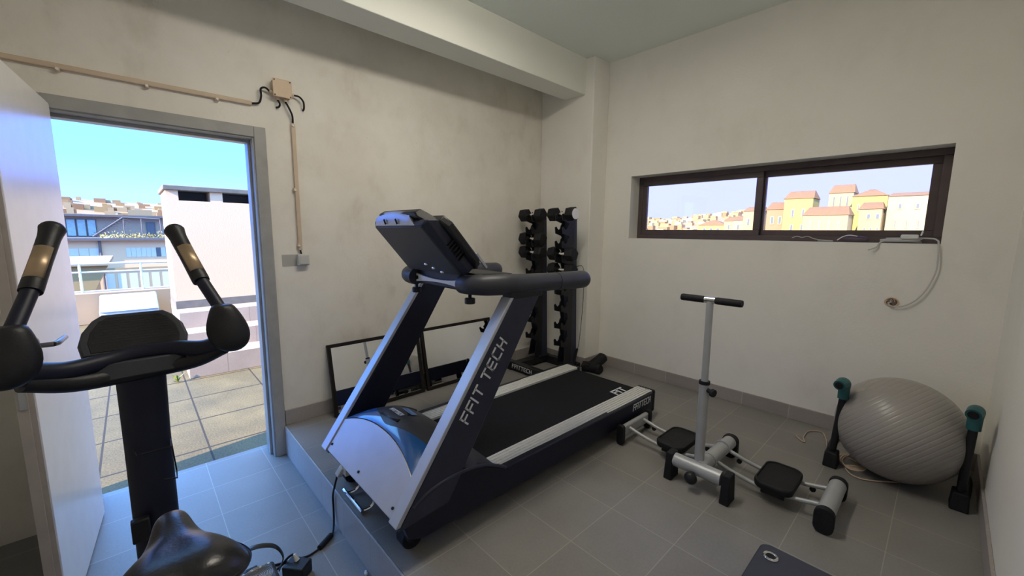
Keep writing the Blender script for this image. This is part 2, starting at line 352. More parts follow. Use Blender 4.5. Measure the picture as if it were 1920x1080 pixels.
# ------------------------------------------------------------------ treadmill
XC = -1.69
TM = thing('treadmill', 'large dark blue and silver treadmill with slanted uprights standing on the tiled platform', 'treadmill', (XC, 1.6, 0))
for sgn in (1, -1):
    xo = XC + sgn * .405
    # casing below rail and hood, one per side
    prof = [(.66, .175), (.70, .232), (.76, .265), (.86, .284), (.95, .283), (1.04, .268), (1.12, .235), (1.175, .203), (2.55, .195), (2.55, .07), (1.3, .075), (.74, .085), (.68, .11)]
    a = xo - sgn * .045
    sc_ = MB().prism([(a, y, z) for y, z in prof], (sgn * .042, 0, 0)).build('side_cover', NAVY, TM, bevel=.006)
    lip = [(xo - sgn * .002, y, z + .004) for y, z in prof[1:8]]
    MB().tube(lip, .007, 8, 4).build('cover_lip', NAVY2, sc_)
    r = MB().box(min(XC + sgn * .269, XC + sgn * .382), max(XC + sgn * .269, XC + sgn * .382), 1.165, 2.57, .17, .198)
    for k in range(5):
        xx = XC + sgn * (.285 + k * .02); r.box(xx - .004, xx + .004, 1.168, 2.567, .198, .2015)
    r.build('foot_rail', ALU, TM, bevel=.002)
    ec = MB().prism([(XC + sgn * x, y, z) for x, y, z in ((.262, 2.565, .045), (.395, 2.565, .045), (.395, 2.565, .20), (.262, 2.565, .20))], (0, .035, 0)).build('end_cap', BLACKP, TM, bevel=.012, seg=3)
    # slanted upright: dark box with a silver front strip
    def sl(y0, z0, y1, z1, z): return y0 + (y1 - y0) * (z - z0) / (z1 - z0)
    zb, zt = .182, .995
    F = lambda z: sl(.632, zb, 1.203, zt, z); Bk = lambda z: sl(.862, zb, 1.39, zt, z)
    xi = XC + sgn * .343
    up_ = MB().prism([(xi, F(zb) + .006, zb - .02), (xi, F(zt) + .006, zt), (xi, Bk(zt), zt + .012), (xi, Bk(zb), zb)], (sgn * .060, 0, 0)).build('upright', NAVY2 if sgn > 0 else NAVY, TM, bevel=.004)  # near upright takes the lighter steel, its lit look put into the colour
    MB().prism([(XC + sgn * .343, F(zb) - .008, zb), (XC + sgn * .343, F(zt) - .008, zt), (XC + sgn * .343, F(zt) + .012, zt), (XC + sgn * .343, F(zb) + .012, zb)], (sgn * .062, 0, 0)).build('front_strip', SILV, up_, bevel=.003)['label'] = 'silver strip down the front edge'
    if sgn > 0:
        tx = MB(); d = Vector((0, F(1) - F(0), 1)).normalized(); per = Vector((0, -d.z, d.y))
        strokes(tx, 'FFIT TECH', Vector((xo - .0012, .957, .491)), d, per, .048, .0075, .003, .1)
        tx.build('logo_lettering', WHITEL, up_)
    foot = MB().cyl((XC + sgn * .27, .735, .045), (XC + sgn * .33, .735, .045), .045, n=24).box(min(XC + sgn * .26, XC + sgn * .36), max(XC + sgn * .26, XC + sgn * .36), .70, .83, .06, .12)
    foot.build('transport_wheel', RUB, TM, bevel=.004)
    MB().cyl((XC + sgn * .33, 2.46, 0), (XC + sgn * .33, 2.46, .10), .028).build('rear_foot', RUB, TM)
MB().box(XC - .36, XC + .36, .74, 2.55, .09, .165).build('deck_frame', NAVY, TM)
MB().box(XC - .269, XC + .269, 1.0, 2.545, .165, .186).build('running_belt', BELT, TM, bevel=.008)
MB().cyl((XC - .265, 2.545, .16), (XC + .265, 2.545, .16), .026).build('rear_roller', BELT, TM)
tx = MB(); strokes(tx, 'FIT', (XC + .247, 2.345, .1875), (0, 1, 0), (-1, 0, 0), .055, .012, .002)
tx.build('belt_lettering', WHITEL, TM)
tx = MB(); strokes(tx, 'FFITTECH', (XC + .4028, 2.29, .140), (0, 1, 0), (0, 0, 1), .038, .006, .002, .15, w=.78)
tx.build('rail_lettering', WHITEL, TM)
tx = MB(); strokes(tx, '880', (XC - .20, 1.175, .1872), (1, .0, 0), (0, 1, 0), .035, .008, .002)
tx.build('deck_lettering', WHITEL, TM)
# front panel between the uprights with an arched top edge
def yf(z): return .632 + .70 * (z - .182)
def arc(u): return .318 + .062 * (1 - abs(u) ** 2.2)
n_ = 24
pl = [(XC - .345, yf(.185), .185), (XC + .345, yf(.185), .185)] + [(XC + .345 * (1 - 2 * i / n_), yf(arc(1 - 2 * i / n_)), arc(1 - 2 * i / n_)) for i in range(n_ + 1)]
fp = MB().prism(pl, (0, .02, -.014)).build('front_panel', SILVP, TM, bevel=.003)
for sx_ in (-.325, .0, .325): MB().cyl((XC + sx_, yf(.215) - .004, .217), (XC + sx_, yf(.215) + .004, .212), .006, n=10).build('screw', RUB, fp)
MB().box(XC - .345, XC + .345, .64, .70, .172, .186).build('front_lip', NAVY2, TM, bevel=.003)
MB().box(XC - .34, XC + .34, .70, .76, .10, .2).build('front_frame', NAVY, TM)
def hoodp(u, v):
    a = arc(u); y0 = yf(a) + .004
    y = y0 + (1.18 - y0) * v
    hw = .343 + (.056 * min(1, max(0, (v - .35) / .2)))
    z = a + (.192 - a) * v ** 1.25 + .088 * math.sin(math.pi * min(1, v ** .75)) * (1 - .75 * u * u)
    if v > .93: z -= 0.02 * (v - .93) / .07
    return Vector((XC + hw * u, y, z))
def vb(u): return .03 + .34 * abs(u) ** 1.5
MB().grid(lambda i, j: hoodp(2 * i - 1, vb(2 * i - 1) + (1 - vb(2 * i - 1)) * j), 40, 24).build('motor_hood', DARKP, TM, ang=60)
MB().grid(lambda i, j: hoodp(2 * i - 1, vb(2 * i - 1) * j) + Vector((0, 0, .002)), 40, 8).build('accent_band', BLUEG, TM, ang=60)['label'] = 'translucent blue plastic band'
hp = hoodp(.15, .45); lg = MB()
def onh(u, v, d=.003): return hoodp(u, v) + Vector((0, -.3 * d, d))
lg.quad([onh(-.30, .09), onh(.16, .11), onh(.12, .31), onh(-.12, .35)])
lb = lg.build('badge', BLACKP, TM, solid=.002)
MB().quad([onh(-.14, .31, .0055), onh(.14, .30, .0055), onh(.14, .38, .0055), onh(-.14, .39, .0055)]).build('badge_stripe', mat('blue badge paint', (.10, .26, .55), .35), lb)
tx = MB(); p0 = onh(.10, .36, .006); p1 = onh(-.2, .36, .006)
strokes(tx, 'FFITTECH', onh(-.20, .18, .008), onh(.1, .18, .008) - onh(-.2, .18, .008), onh(-.16, .28, .007) - onh(-.16, .18, .007), .018, .0035, .002, w=.8)
tx.build('badge_lettering', WHITEL, lb)
# chrome lift handle under the front panel and the mains inlet
lh = MB().tube([(XC + .0 - .225, .665, .012), (XC - .005, .665, .012)], .008, 10)
for sx_ in (-.19, -.02): lh.tube([(XC + sx_, .665, .012), (XC + sx_ + .012, .69, .014), (XC + sx_ + .014, .72, .03), (XC + sx_ + .014, .74, .10)], .007, 8, 3)
lh.build('lift_handle', CHROME, TM)['label'] = 'chrome lift handle'
MB().box(-1.865, -1.80, .636, .66, .145, .18).build('mains_inlet', GREYP, TM, bevel=.003)
# console
cn = Vector((0, .75, .66)).normalized(); ct = Vector((0, -.191, .216)).normalized()
def cp(x, s, d): return Vector((XC + x, 1.055, 1.087)) + ct * s + cn * d
hs = MB().loft([[cp(-.232, -.005, .006), cp(.232, -.005, .006), cp(.218, .288, .006), cp(-.218, .288, .006)],
                [cp(-.252, -.01, .030), cp(.252, -.01, .030), cp(.246, .296, .030), cp(-.246, .296, .030)],
                [cp(-.256, -.01, .066), cp(.256, -.01, .066), cp(.250, .268, .066), cp(-.250, .268, .066)]])
hs = hs.build('console_housing', NAVY2, TM, bevel=.006, seg=2)
rim = [[cp(k * x, s_, d) for x, s_ in ((-.288, .02), (-.262, -.016), (.262, -.016), (.288, .02), (.282, .225), (.252, .262), (-.252, .262), (-.282, .225))] for k, d in ((.97, .060), (1, .068), (1, .094), (.975, .100))]
MB().loft(rim).build('console_rim', BLACKP, hs, bevel=.004)
MB().prism([cp(-.228, .0, 0), cp(.228, .0, 0), cp(.213, .283, 0), cp(-.213, .283, 0)], cn * .015).build('back_panel', DARKP, hs, bevel=.004)['label'] = 'charcoal back panel of the console'
cap = MB(); n_ = 10
rings = []
for i in range(n_ + 1):
    u = -1 + 2 * i / n_; b = 1 - .18 * u * u
    rings.append([cp(.186 * u - .026, .286, .006), cp(.160 * u - .030, .318 + .02 * (b - 1), .022), cp(.132 * u - .032, .322 + .05 * (b - 1) + .010, .050), cp(.132 * u - .032, .290, .055)])
cap = cap.loft(rings).build('top_cap', SILV, hs, ang=50)
cap['label'] = 'silver cap along the top of the console'
MB().loft([[cp(.158 * x - .02, .312, .030), cp(.146 * x - .02, .328, .042), cp(.146 * x - .02, .320, .075), cp(.19 * x - .01, .262, .08), cp(.19 * x - .01, .262, .04)] for x in (-1, -.5, 0, .5, 1, 1.25)]).build('top_lid', BLACKP, hs, bevel=.006)
for sx_ in (-.09, .02): MB().obox(cp(sx_, .306, .0095), (.006, 0, 0), ct * .022 + cn * .008, cn * .006).build('slot', RUB, cap)
vs = MB()
for k in range(6):
    s0 = .075 + k * .017
    vs.obox(cp(.262, s0, .045), (.012, .0, 0), ct * .006, cn * .05)
vs.build('side_vents', RUB, hs)
for k, (sx_, ss) in enumerate(((.0, .055), (.045, .034), (.095, .012))):
    MB().ball(cp(sx_, ss, -.002), .015, (1, .5, .5), 14, 8).build('cap_bolt', CHROME, hs)
MB().obox(cp(.245, -.02, .12), (.008, 0, 0), ct * .09, cn * .012).build('tray_trim', SILV, TM)
ty = MB().prism([(XC - .27, 1.10, 1.075), (XC + .27, 1.10, 1.075), (XC + .25, 1.36, 1.06), (XC - .25, 1.36, 1.06)], (0, 0, .022))
ty.build('reading_tray', BLACKP, TM, bevel=.01)
MB().tube([(XC - .1, 1.14, 1.10), (XC - .1, 1.22, 1.14), (XC - .1, 1.32, 1.11), (XC - .1, 1.40, 1.085)], [.02, .034, .03, .012], 12, 4).build('tray_rest', BLACKP, TM)
br = []
for i in range(13):
    u = -1 + i / 6; br.append((XC + .213 * u, 1.082, 1.020 + .014 * (1 - u * u)))
for i in range(13):
    u = 1 - i / 6; br.append((XC + .213 * u, 1.082, 1.066 - .018 * (1 - u * u)))
bk = MB().prism(br, (0, .012, 0)).build('cross_bracket', WHITEP, TM, bevel=.002); bk['label'] = 'white bow-shaped bracket below the console'
for sx_ in (-.195, .195): MB().cyl((XC + sx_, 1.077, 1.043), (XC + sx_, 1.083, 1.043), .010, n=12).build('bolt', RUB, bk)
MB().box(XC - .30, XC + .30, 1.094, 1.15, 1.01, 1.09).build('cross_beam', BLACKP, TM, bevel=.008)
for sgn in (1, -1):
    X_ = lambda v: XC + sgn * v
    hb = MB().tube([(X_(.205), 1.082, 1.046), (X_(.27), 1.085, 1.048), (X_(.33), 1.12, 1.05), (X_(.362), 1.20, 1.05), (X_(.366), 1.32, 1.046), (X_(.362), 1.54, 1.04)], [.043, .044, .046, .047, .046, .044], 20, 5)
    hb = hb.build('handlebar', DARKP, TM)
    MB().tube([(X_(.362), 1.54, 1.04), (X_(.36), 1.68, 1.036), (X_(.358), 1.765, 1.034), (X_(.358), 1.79, 1.033), (X_(.358), 1.80, 1.033)], [.046, .047, .047, .037, .012], 20, 3).build('grip', DARKP, hb)
    MB().box(min(X_(.342), X_(.404)), max(X_(.342), X_(.404)), 1.20, 1.40, .985, 1.02).build('bar_mount', BLACKP, TM, bevel=.006)
    kb = MB().cyl((X_(.235), 1.10, .965), (X_(.235), 1.10, 1.02), .008).cyl((X_(.235), 1.10, .958), (X_(.235), 1.10, .984), .024, n=14)
    kb.build('knob', BLACKP, TM, bevel=.003)
# power cord from the treadmill down to the entry floor
MB_ = MB().tube([(-1.862, .622, .14), (-1.90, .618, .06), (-1.965, .628, -.03), (-1.972, .63, -.11), (-1.955, .622, -.175), (-1.915, .60, -.194), (-1.878, .56, -.194), (-1.85, .48, -.195), (-1.866, .42, -.195), (-1.895, .34, -.195), (-1.92, .25, -.195), (-1.90, .22, -.195), (-1.87, .28, -.19), (-1.83, .34, -.17), (-1.81, .38, -.125), (-1.803, .398, -.115)], .0048, 8, 8)
pc = tag(MB_.build('mains_cable', RUB), 'black mains cable hanging from the treadmill over the step edge', 'cable')
MB().tube([(-1.905, .592, -.188), (-1.855, .52, -.188)], .013, 12).build('ferrite_bead', RUB, pc, bevel=.003)
MB().loft([[(-1.845, .628, .19), (-1.82, .628, .18), (-1.82, .652, .17), (-1.845, .652, .18)], [(-1.882, .615, .135), (-1.852, .615, .125), (-1.852, .634, .12), (-1.882, .634, .13)]]).build('plug', GREYP, pc, bevel=.003)
ad = thing('power_adapter', 'small black power adapter with a white plug lying on the entry floor', 'adapter', (-1.80, .43, ZL))
MB().obox((-1.775, .405, -.17), (.075, .06, 0), (-.045, .055, 0), (0, 0, .058)).build('body', BLACKP, ad, bevel=.006)
MB().cyl((-1.79, .41, -.142), (-1.80, .402, -.116), .011, .006).build('white_plug', WHITEP, ad)

# ------------------------------------------------------------------ leaning mirrors
def mirror(y0, y1, label):
    t = thing('leaning_mirror', label, 'mirror', (-2.765, (y0 + y1) / 2, 0), 'dark framed mirrors leaning on the wall')
    n = Vector((.489, 0, .102)).normalized(); s = Vector((-.102, 0, .489)).normalized()
    def q(y, d, h): return Vector((-2.762, y, .004)) + s * d + n * h
    fr = MB(); L_ = .50; b = .024
    for ya, yb, da, db in ((y0, y1, 0, b), (y0, y1, L_ - b, L_), (y0, y0 + b, b, L_ - b), (y1 - b, y1, b, L_ - b)):
        fr.loft([[q(ya, da, -.012), q(yb, da, -.012), q(yb, db, -.012), q(ya, db, -.012)], [q(ya, da, .012), q(yb, da, .012), q(yb, db, .012), q(ya, db, .012)]])
    fr.build('mirror_frame', MIRF, t, bevel=.002)
    MB().loft([[q(y0 + b, b, -.008), q(y1 - b, b, -.008), q(y1 - b, L_ - b, -.008), q(y0 + b, L_ - b, -.008)], [q(y0 + b, b, .004), q(y1 - b, b, .004), q(y1 - b, L_ - b, .004), q(y0 + b, L_ - b, .004)]]).build('mirror_glass', MIRM, t)
mirror(.925, 1.632, 'framed mirror leaning on the wall nearest the doorway')
mirror(1.655, 2.385, 'framed mirror leaning on the wall nearest the dumbbell rack')

# ------------------------------------------------------------------ dumbbell rack and dumbbells
RK = thing('dumbbell_rack', 'black two-column dumbbell rack in the far corner', 'rack', (-2.5, 2.78, 0))
b = MB().box(-2.74, -2.21, 2.50, 2.56, .02, .085).box(-2.70, -2.62, 2.56, 2.98, .02, .075).box(-2.34, -2.26, 2.56, 2.98, .02, .075).box(-2.74, -2.25, 2.93, 2.99, .0, .075)
b.box(-2.74, -2.68, 2.50, 2.56, 0, .03).box(-2.27, -2.21, 2.50, 2.56, 0, .03)
b = b.build('rack_base', BLACKP, RK, bevel=.004)
tx = MB(); strokes(tx, 'FFITTECH', (-2.66, 2.4985, .035), (1, 0, 0), (0, 0, 1), .034, .005, .002); tx.build('base_lettering', WHITEL, b)
tier = [1.44, 1.33, 1.21, 1.085, .945, .80, .65, .49, .33]
colx = (-2.655, -2.295)
for cx in colx:
    MB().loft([[(cx - .035, 2.84, .06), (cx + .035, 2.84, .06), (cx + .035, 2.94, .06), (cx - .035, 2.94, .06)], [(cx - .035, 2.80, 1.42), (cx + .035, 2.80, 1.42), (cx + .035, 2.89, 1.42), (cx - .035, 2.89, 1.42)]]).build('post', NAVY2, RK, bevel=.004)
    # two notched hook plates carry the handles
    for px_ in (cx - .045, cx + .033):
        pf = [(2.85, 1.43), (2.85, .10), (2.75, .10)]
        for z in tier[::-1]:
            d = .0
            yy = 2.735 + (1.42 - z) * .02
            pf += [(yy + .03, z - .075), (yy - .045, z - .055), (yy - .052, z - .004), (yy - .036, z + .004), (yy - .024, z - .012), (yy - .004, z - .026), (yy + .017, z - .012), (yy + .024, z + .012), (yy + .04, z + .03)]
        pf.append((2.78, 1.43))
        MB().prism([(px_, y, z) for y, z in pf], (.008, 0, 0)).build('hook_plate', BLACKP, RK, ang=20)
def dumbbell(cx, z, y, r, l, label):
    t = thing('hex_dumbbell', label, 'dumbbell', (cx, y, z), 'hex dumbbells on the rack')
    MB().tube([(cx - .065, y, z), (cx - .03, y, z), (cx, y, z), (cx + .03, y, z), (cx + .065, y, z)], [.013, .016, .018, .016, .013], 14, 3).build('handle', CHROME, t)['label'] = 'chrome grip'
    for s in (-1, 1):
        rings = []
        for d, k in ((.058, .8), (.066, 1), (.058 + l - .012, 1), (.058 + l, .8)):
            rings.append([(cx + s * d, y + r * k * math.cos(math.pi * j / 3 + .2), z + r * k * math.sin(math.pi * j / 3 + .2)) for j in range(6)])
        MB().loft(rings).build('head', RUB, t, bevel=.003)
    return t
dl = ['topmost black dumbbell of the left rack column', 'second black dumbbell down the left rack column', 'lowest black dumbbell of the left rack column', 'topmost black dumbbell of the right rack column with a pale end', 'middle black dumbbell of the right rack column', 'lowest black dumbbell of the right rack column, just above the treadmill handlebar']
first = dumbbell(colx[0], tier[0], 2.732, .062, .082, dl[0])
for (cx, k), lb in zip(((0, 2), (0, 3), (1, 0), (1, 3), (1, 4)), dl[1:]):
    dup(first, (colx[cx], 2.732 + (1.42 - tier[k]) * .02, tier[k] + (.015 if k > 1 else 0)), lb)
for o in list(C.objects):
    if o.get('label') == dl[3]:
        wc = MB(); c_ = Vector((0.058 + .082, 0, 0)) + Vector(o.location)
        wc.cyl(c_ - Vector((.001, 0, 0)), c_ + Vector((.003, 0, 0)), .045, n=24)
        p = wc.build('end_disc', WHITEP, None); p.parent = o; p.matrix_parent_inverse = Matrix.Translation(-Vector(o.location)); p['label'] = 'pale end disc'
sr = tag(MB().tube([(-2.205, 2.95, .93), (-2.215, 2.95, .6), (-2.23, 2.94, .32), (-2.235, 2.93, .24), (-2.24, 2.925, .22)], .0028, 6, 6).tube([(-2.30, 2.92, .97), (-2.24, 2.95, .99), (-2.205, 2.95, .93)], .0028, 6, 4).build('skipping_rope', RUB), 'thin black skipping rope hanging from the right side of the dumbbell rack', 'rope')
MB().tube([(-2.24, 2.925, .225), (-2.265, 2.90, .06)], [.011, .013], 10).build('rope_handle', BLACKP, sr)
bg_ = MB().loft([[Vector((-2.225 + .17 * t, 3.01 - .0 * t + .03 * t, .0)) + Vector((0, math.cos(a) * (.038 + .008 * math.sin(5 * a + 9 * t)), max(0, .045 + .045 * math.sin(a) + .008 * math.sin(4 * a + 7 * t)))) for a in [2 * math.pi * j / 18 for j in range(18)]] for t in [i / 12 for i in range(13)]])
bt = tag(bg_.build('black_bag', RUB, ang=60), 'slumped black soft bag on the floor against the corner pillar', 'bag')
MB().tube([(-2.16, 3.02, .05), (-2.13, 3.10, .09), (-2.115, 3.16, .125), (-2.11, 3.18, .14)], [.045, .05, .05, .02], 14, 4).build('rolled_end', RUB, bt)

# ------------------------------------------------------------------ leg exerciser with two sliding pedals
LM = thing('leg_exerciser', 'grey sliding leg exerciser with two black pedals and a tall T-handle post', 'exercise machine', (-.755, 2.2, 0))
e = MB().prism([(-1.262, 2.10, .045), (-1.232, 2.10, .045), (-1.232, 2.10, .115), (-1.262, 2.10, .115)], (0, .30, 0)).build('end_bar', STEEL, LM, bevel=.012)
for y in (2.075, 2.40): MB().prism([(-1.27 + a, y, b) for a, b in rrect(-.0, .046, 0, .125, .018)], (0, .028, 0)).build('rubber_foot', RUB, e, bevel=.004)
e = MB().cyl((-.245, 2.105, .082), (-.245, 2.40, .082), .034).build('end_bar', STEEL, LM)
for y in (2.075, 2.395): MB().prism([(-.245 + a, y, b) for a, b in rrect(-.037, .037, 0, .12, .034, 6)], (0, .032, 0)).build('rubber_foot', RUB, e, bevel=.005)
c_ = MB().cyl((-.875, 2.0, .105), (-.635, 2.0, .105), .035)
c_ = c_.build('front_bar', STEEL, LM)
for x, s in ((-.905, 1), (-.625, 1)):
    MB().loft([[(x - .002, 1.955, 0), (x + .042, 1.955, 0), (x + .042, 2.045, 0), (x - .002, 2.045, 0)], [(x + .0, 1.96, .075), (x + .04, 1.96, .075), (x + .04, 2.04, .075), (x, 2.04, .075)], [(x + .002, 1.968, .145), (x + .038, 1.968, .145), (x + .038, 2.032, .145), (x + .002, 2.032, .145)]]).build('rubber_foot', RUB, c_, bevel=.006)
cb = MB().cyl((-.745, 2.0, .108), (-.745, 2.43, .095), .036)
for y in (2.12, 2.31): cb.cyl((-.745, y, .104), (-.745, y + .012, .104), .0395)
cb = cb.build('cross_bar', STEEL, LM)
MB().prism([(-.745 + a, 2.425, b) for a, b in rrect(-.042, .042, 0, .135, .038, 6)], (0, .035, 0)).build('rubber_foot', RUB, cb, bevel=.005)
MB().ball((-.76, 1.945, .072), .031, (1, .8, 1)).cyl((-.76, 1.95, .08), (-.76, 1.985, .095), .01).build('lock_knob', BLACKP, c_)
for y in (2.165, 2.335):
    for pts in ([(-1.24, y, .088), (-1.12, y, .062), (-.99, y, .05), (-.87, y, .062), (-.755, y, .095)], [(-.735, y, .095), (-.62, y, .066), (-.49, y, .05), (-.37, y, .062), (-.25, y, .088)]):
        MB().tube(pts, .0105, 12, 6).build('slide_rail', STEEL, LM)
for x, y in ((-1.16, 2.335), (-.83, 2.335), (-.66, 2.335), (-.33, 2.335)): MB().cyl((x, y - .004, .05), (x, y + .004, .05), .013).build('rail_stop', RUB, LM)
def pedal(cx):
    ol = rrect(-.082, .082, -.135, .135, .05, 7)
    m = MB().loft([[(cx + u * k, 2.245 + v * k, z) for u, v in ol] for k, z in ((.78, .058), (.98, .072), (1, .084), (1, .098), (.97, .104), (.90, .105), (.88, .099), (.5, .098))])
    o = m.build('pedal', RUB, LM, ang=50)
    for y in (2.165, 2.335): MB().box(cx - .05, cx + .05, y - .02, y + .02, .036, .064).build('carriage_runner', BLACKP, o, bevel=.004)
pedal(-.965); pedal(-.455)
ps = MB().cyl((-.757, 2.03, .11), (-.762, 2.035, .548), .0235).build('post_sleeve', STEEL, LM)
MB().cyl((-.762, 2.035, .54), (-.762, 2.035, .556), .026).build('sleeve_ring', RUB, ps)
MB().cyl((-.745, 2.03, .515), (-.715, 2.02, .51), .011, n=12).cyl((-.722, 2.023, .511), (-.705, 2.018, .509), .02, n=12).build('height_knob', RUB, ps, bevel=.003)
pt_ = MB().cyl((-.762, 2.035, .55), (-.767, 2.04, .958), .0165).build('post', STEEL, LM)
hd = MB().cyl((-.90, 2.04, .962), (-.63, 2.04, .966), .0115).cyl((-.792, 2.04, .963), (-.742, 2.04, .964), .0165).build('handle_bar', CHROME, LM)
for a, b in ((-.905, -.795), (-.738, -.625)):
    MB().tube([(a, 2.04, .963), (a + .006, 2.04, .963), (b - .006, 2.04, .963), (b, 2.04, .963)], [.014, .0175, .0175, .014], 16, 2).build('foam_grip', RUB, hd)

# ------------------------------------------------------------------ exercise ball and ab frame
m, N, L, p = nodes('silver vinyl ball'); BALLM = m
t = N.new('ShaderNodeNewGeometry')
sb = N.new('ShaderNodeVectorMath'); sb.operation = 'SUBTRACT'; L.new(t.outputs['Position'], sb.inputs[0]); sb.inputs[1].default_value = (-.082, 2.895, .267)
dt = N.new('ShaderNodeVectorMath'); dt.operation = 'DOT_PRODUCT'; L.new(sb.outputs[0], dt.inputs[0]); dt.inputs[1].default_value = (.72, -.2, -.66)
pw = mathn(N, L, 'MULTIPLY', mathn(N, L, 'POWER', mathn(N, L, 'ABSOLUTE', mathn(N, L, 'SINE', mathn(N, L, 'MULTIPLY', dt.outputs['Value'], 150))), 12.0), -1)
bu = N.new('ShaderNodeBump'); bu.inputs['Strength'].default_value = .28; bu.inputs['Distance'].default_value = .004; L.new(pw, bu.inputs['Height']); L.new(bu.outputs[0], p.inputs['Normal'])
nz_ = N.new('ShaderNodeTexNoise'); nz_.inputs['Scale'].default_value = 5; nz_.inputs['Detail'].default_value = 6; L.new(t.outputs['Position'], nz_.inputs['Vector'])
mr_ = N.new('ShaderNodeMix'); mr_.data_type = 'RGBA'; L.new(nz_.outputs['Fac'], mr_.inputs['Factor']); mr_.inputs['A'].default_value = (.36, .34, .32, 1); mr_.inputs['B'].default_value = (.27, .25, .235, 1)
L.new(mr_.outputs['Result'], p.inputs['Base Color']); p.inputs['Roughness'].default_value = .33
bl = thing('exercise_ball', 'big dusty silver-grey exercise ball on the floor in the right corner', 'exercise ball', (-.082, 2.895, 0))
MB().ball((-.082, 2.895, .267), .267, (1, 1, 1), 72, 40).build('ball_skin', BALLM, bl)
AB = thing('ab_frame', 'black tube exercise frame with two teal elbow sockets standing either side of the grey ball', 'exercise frame', (-.07, 2.80, 0))
for x, lean in ((-.322, .012), (.166, -.0)):
    MB().loft([[(x - .038, 2.735, 0), (x + .028, 2.735, 0), (x + .028, 2.83, 0), (x - .038, 2.83, 0)], [(x - .034, 2.745, .085), (x + .022, 2.745, .085), (x + .022, 2.82, .085), (x - .034, 2.82, .085)]]).build('foot_block', RUB, AB, bevel=.006)
    MB().cyl((x - .006, 2.785, .07), (x + lean, 2.785, .415), .0165).build('upright_tube', BLACKP, AB)
    el = MB().tube([(x + lean, 2.785, .395), (x + lean, 2.785, .45), (x + lean, 2.775, .482), (x + lean - .004, 2.745, .494), (x + lean - .012, 2.70, .487)], [.025, .026, .029, .029, .027], 20, 5)
    el = el.build('elbow_socket', TEAL, AB)
    MB().cyl((x + lean - .0115, 2.702, .4873), (x + lean - .0125, 2.698, .4866), .019, n=18).build('socket_bore', RUB, el)['label'] = 'open dark end of the socket'
MB().tube([(-.335, 2.80, .02), (-.36, 2.95, .018), (-.36, 3.14, .018), (-.30, 3.245, .018), (-.1, 3.262, .018), (.10, 3.25, .018), (.19, 3.15, .018), (.19, 2.95, .018), (.176, 2.80, .02)], .015, 12, 6).build('base_hoop', BLACKP, AB)
rp_ = [(-.545, 3.02, .006), (-.52, 2.985, .006), (-.485, 2.96, .006), (-.505, 3.03, .006), (-.50, 3.15, .006), (-.44, 3.2, .006), (-.40, 3.10, .006), (-.36, 2.97, .006)]
for k in range(4):
    for a in range(6):
        q = 2 * math.pi * a / 6 + k * .3; rp_.append((-.262 + .058 * math.cos(q) + .012 * k, 2.90 - (.075 + .006 * k) * math.sin(q) - .02 * k, .007 + .007 * k + .004 * math.sin(2 * q)))
rp_ += [(-.26, 2.80, .015), (-.235, 2.735, .006), (-.19, 2.72, .006), (-.14, 2.745, .006), (-.09, 2.79, .006), (-.05, 2.83, .006)]
tag(MB().tube(rp_, .0036, 8, 6).build('rope', ROPE), 'thin beige rope coiled on the floor between the teal-topped post and the ball', 'rope')
# board at the lower edge of the picture
EB = thing('exercise_board', 'dark grey exercise board with a chrome ringed hole at the bottom of the picture', 'exercise board', (-.28, 1.62, 0))
ol = rrect(-.385, -.09, 1.42, 1.745, .035, 6)
MB().loft([[(u, v, .03) for u, v in ol], [(u, v, .068) for u, v in ol]]).build('board', DARKP, EB, bevel=.004)
for x in (-.33, -.14):
    for y in (1.48, 1.69): MB().cyl((x, y, 0), (x, y, .03), .022).build('foot', RUB, EB)
rg = MB().tube([(-.338 + .021 * math.cos(a), 1.675 + .021 * math.sin(a), .070) for a in [2 * math.pi * i / 24 for i in range(24)]], .0055, 10, closed=True).build('chrome_ring', CHROME, EB)
MB().cyl((-.338, 1.675, .0675), (-.338, 1.675, .0705), .018).build('bolt_recess', RUB, rg)
tag(MB().ball((-1.575, .622, ZL + .008), .008, (1.4, .9, 1), 10, 6).cyl((-1.575, .622, ZL + .004), (-1.592, .628, ZL + .006), .005, n=8).build('plastic_scrap', WHITEP), 'tiny white plastic scrap on the entry floor against the step', 'scrap')

# ------------------------------------------------------------------ exercise bike
BK = thing('exercise_bike', 'black upright exercise bike with brass-plated grips in front of the open doorway', 'exercise bike', (-1.35, 0, ZL))
# saddle: lofted sections from the nose back to the two lobes
sec = []
for s, hw, zt, th, dr_ in ((0, .012, .628, .016, 0), (.012, .026, .642, .03, .004), (.04, .035, .650, .05, .008), (.085, .042, .651, .058, .012), (.13, .062, .650, .062, .018), (.165, .095, .652, .066, .026), (.20, .112, .658, .07, .03), (.235, .119, .662, .07, .03), (.262, .115, .660, .066, .028), (.285, .098, .652, .055, .022), (.298, .07, .640, .03, .01)):
    x = -1.165 + s; ring = []
    for j in range(28):
        a = 2 * math.pi * j / 28; c0, s0 = math.cos(a), math.sin(a)
        u = math.copysign(abs(c0) ** .75, c0); v = math.copysign(abs(s0) ** .8, s0)
        lobe = (.012 * math.sin(min(1, abs(u)) * math.pi) if s > .16 else 0)
        z = zt - th / 2 + v * th / 2 - dr_ * u * u * (1 if v > 0 else .3) + (lobe if v > 0 else 0)
        ring.append((x, .012 + hw * u, z))
    sec.append(ring)
MB().loft(sec).build('saddle', LEATH, BK, sub=2, ang=80)
MB().cyl((-1.0, .012, .60), (-1.12, .0, .02), .026).build('seat_post', BLACKP, BK)
MB().cyl((-1.07, .004, .26), (-1.125, 0, -.02), .036).build('seat_tube', BLACKP, BK)
MB().cyl((-1.055, .04, .22), (-1.055, .10, .22), .01).ball((-1.055, .11, .22), .024).build('seat_knob', BLACKP, BK)
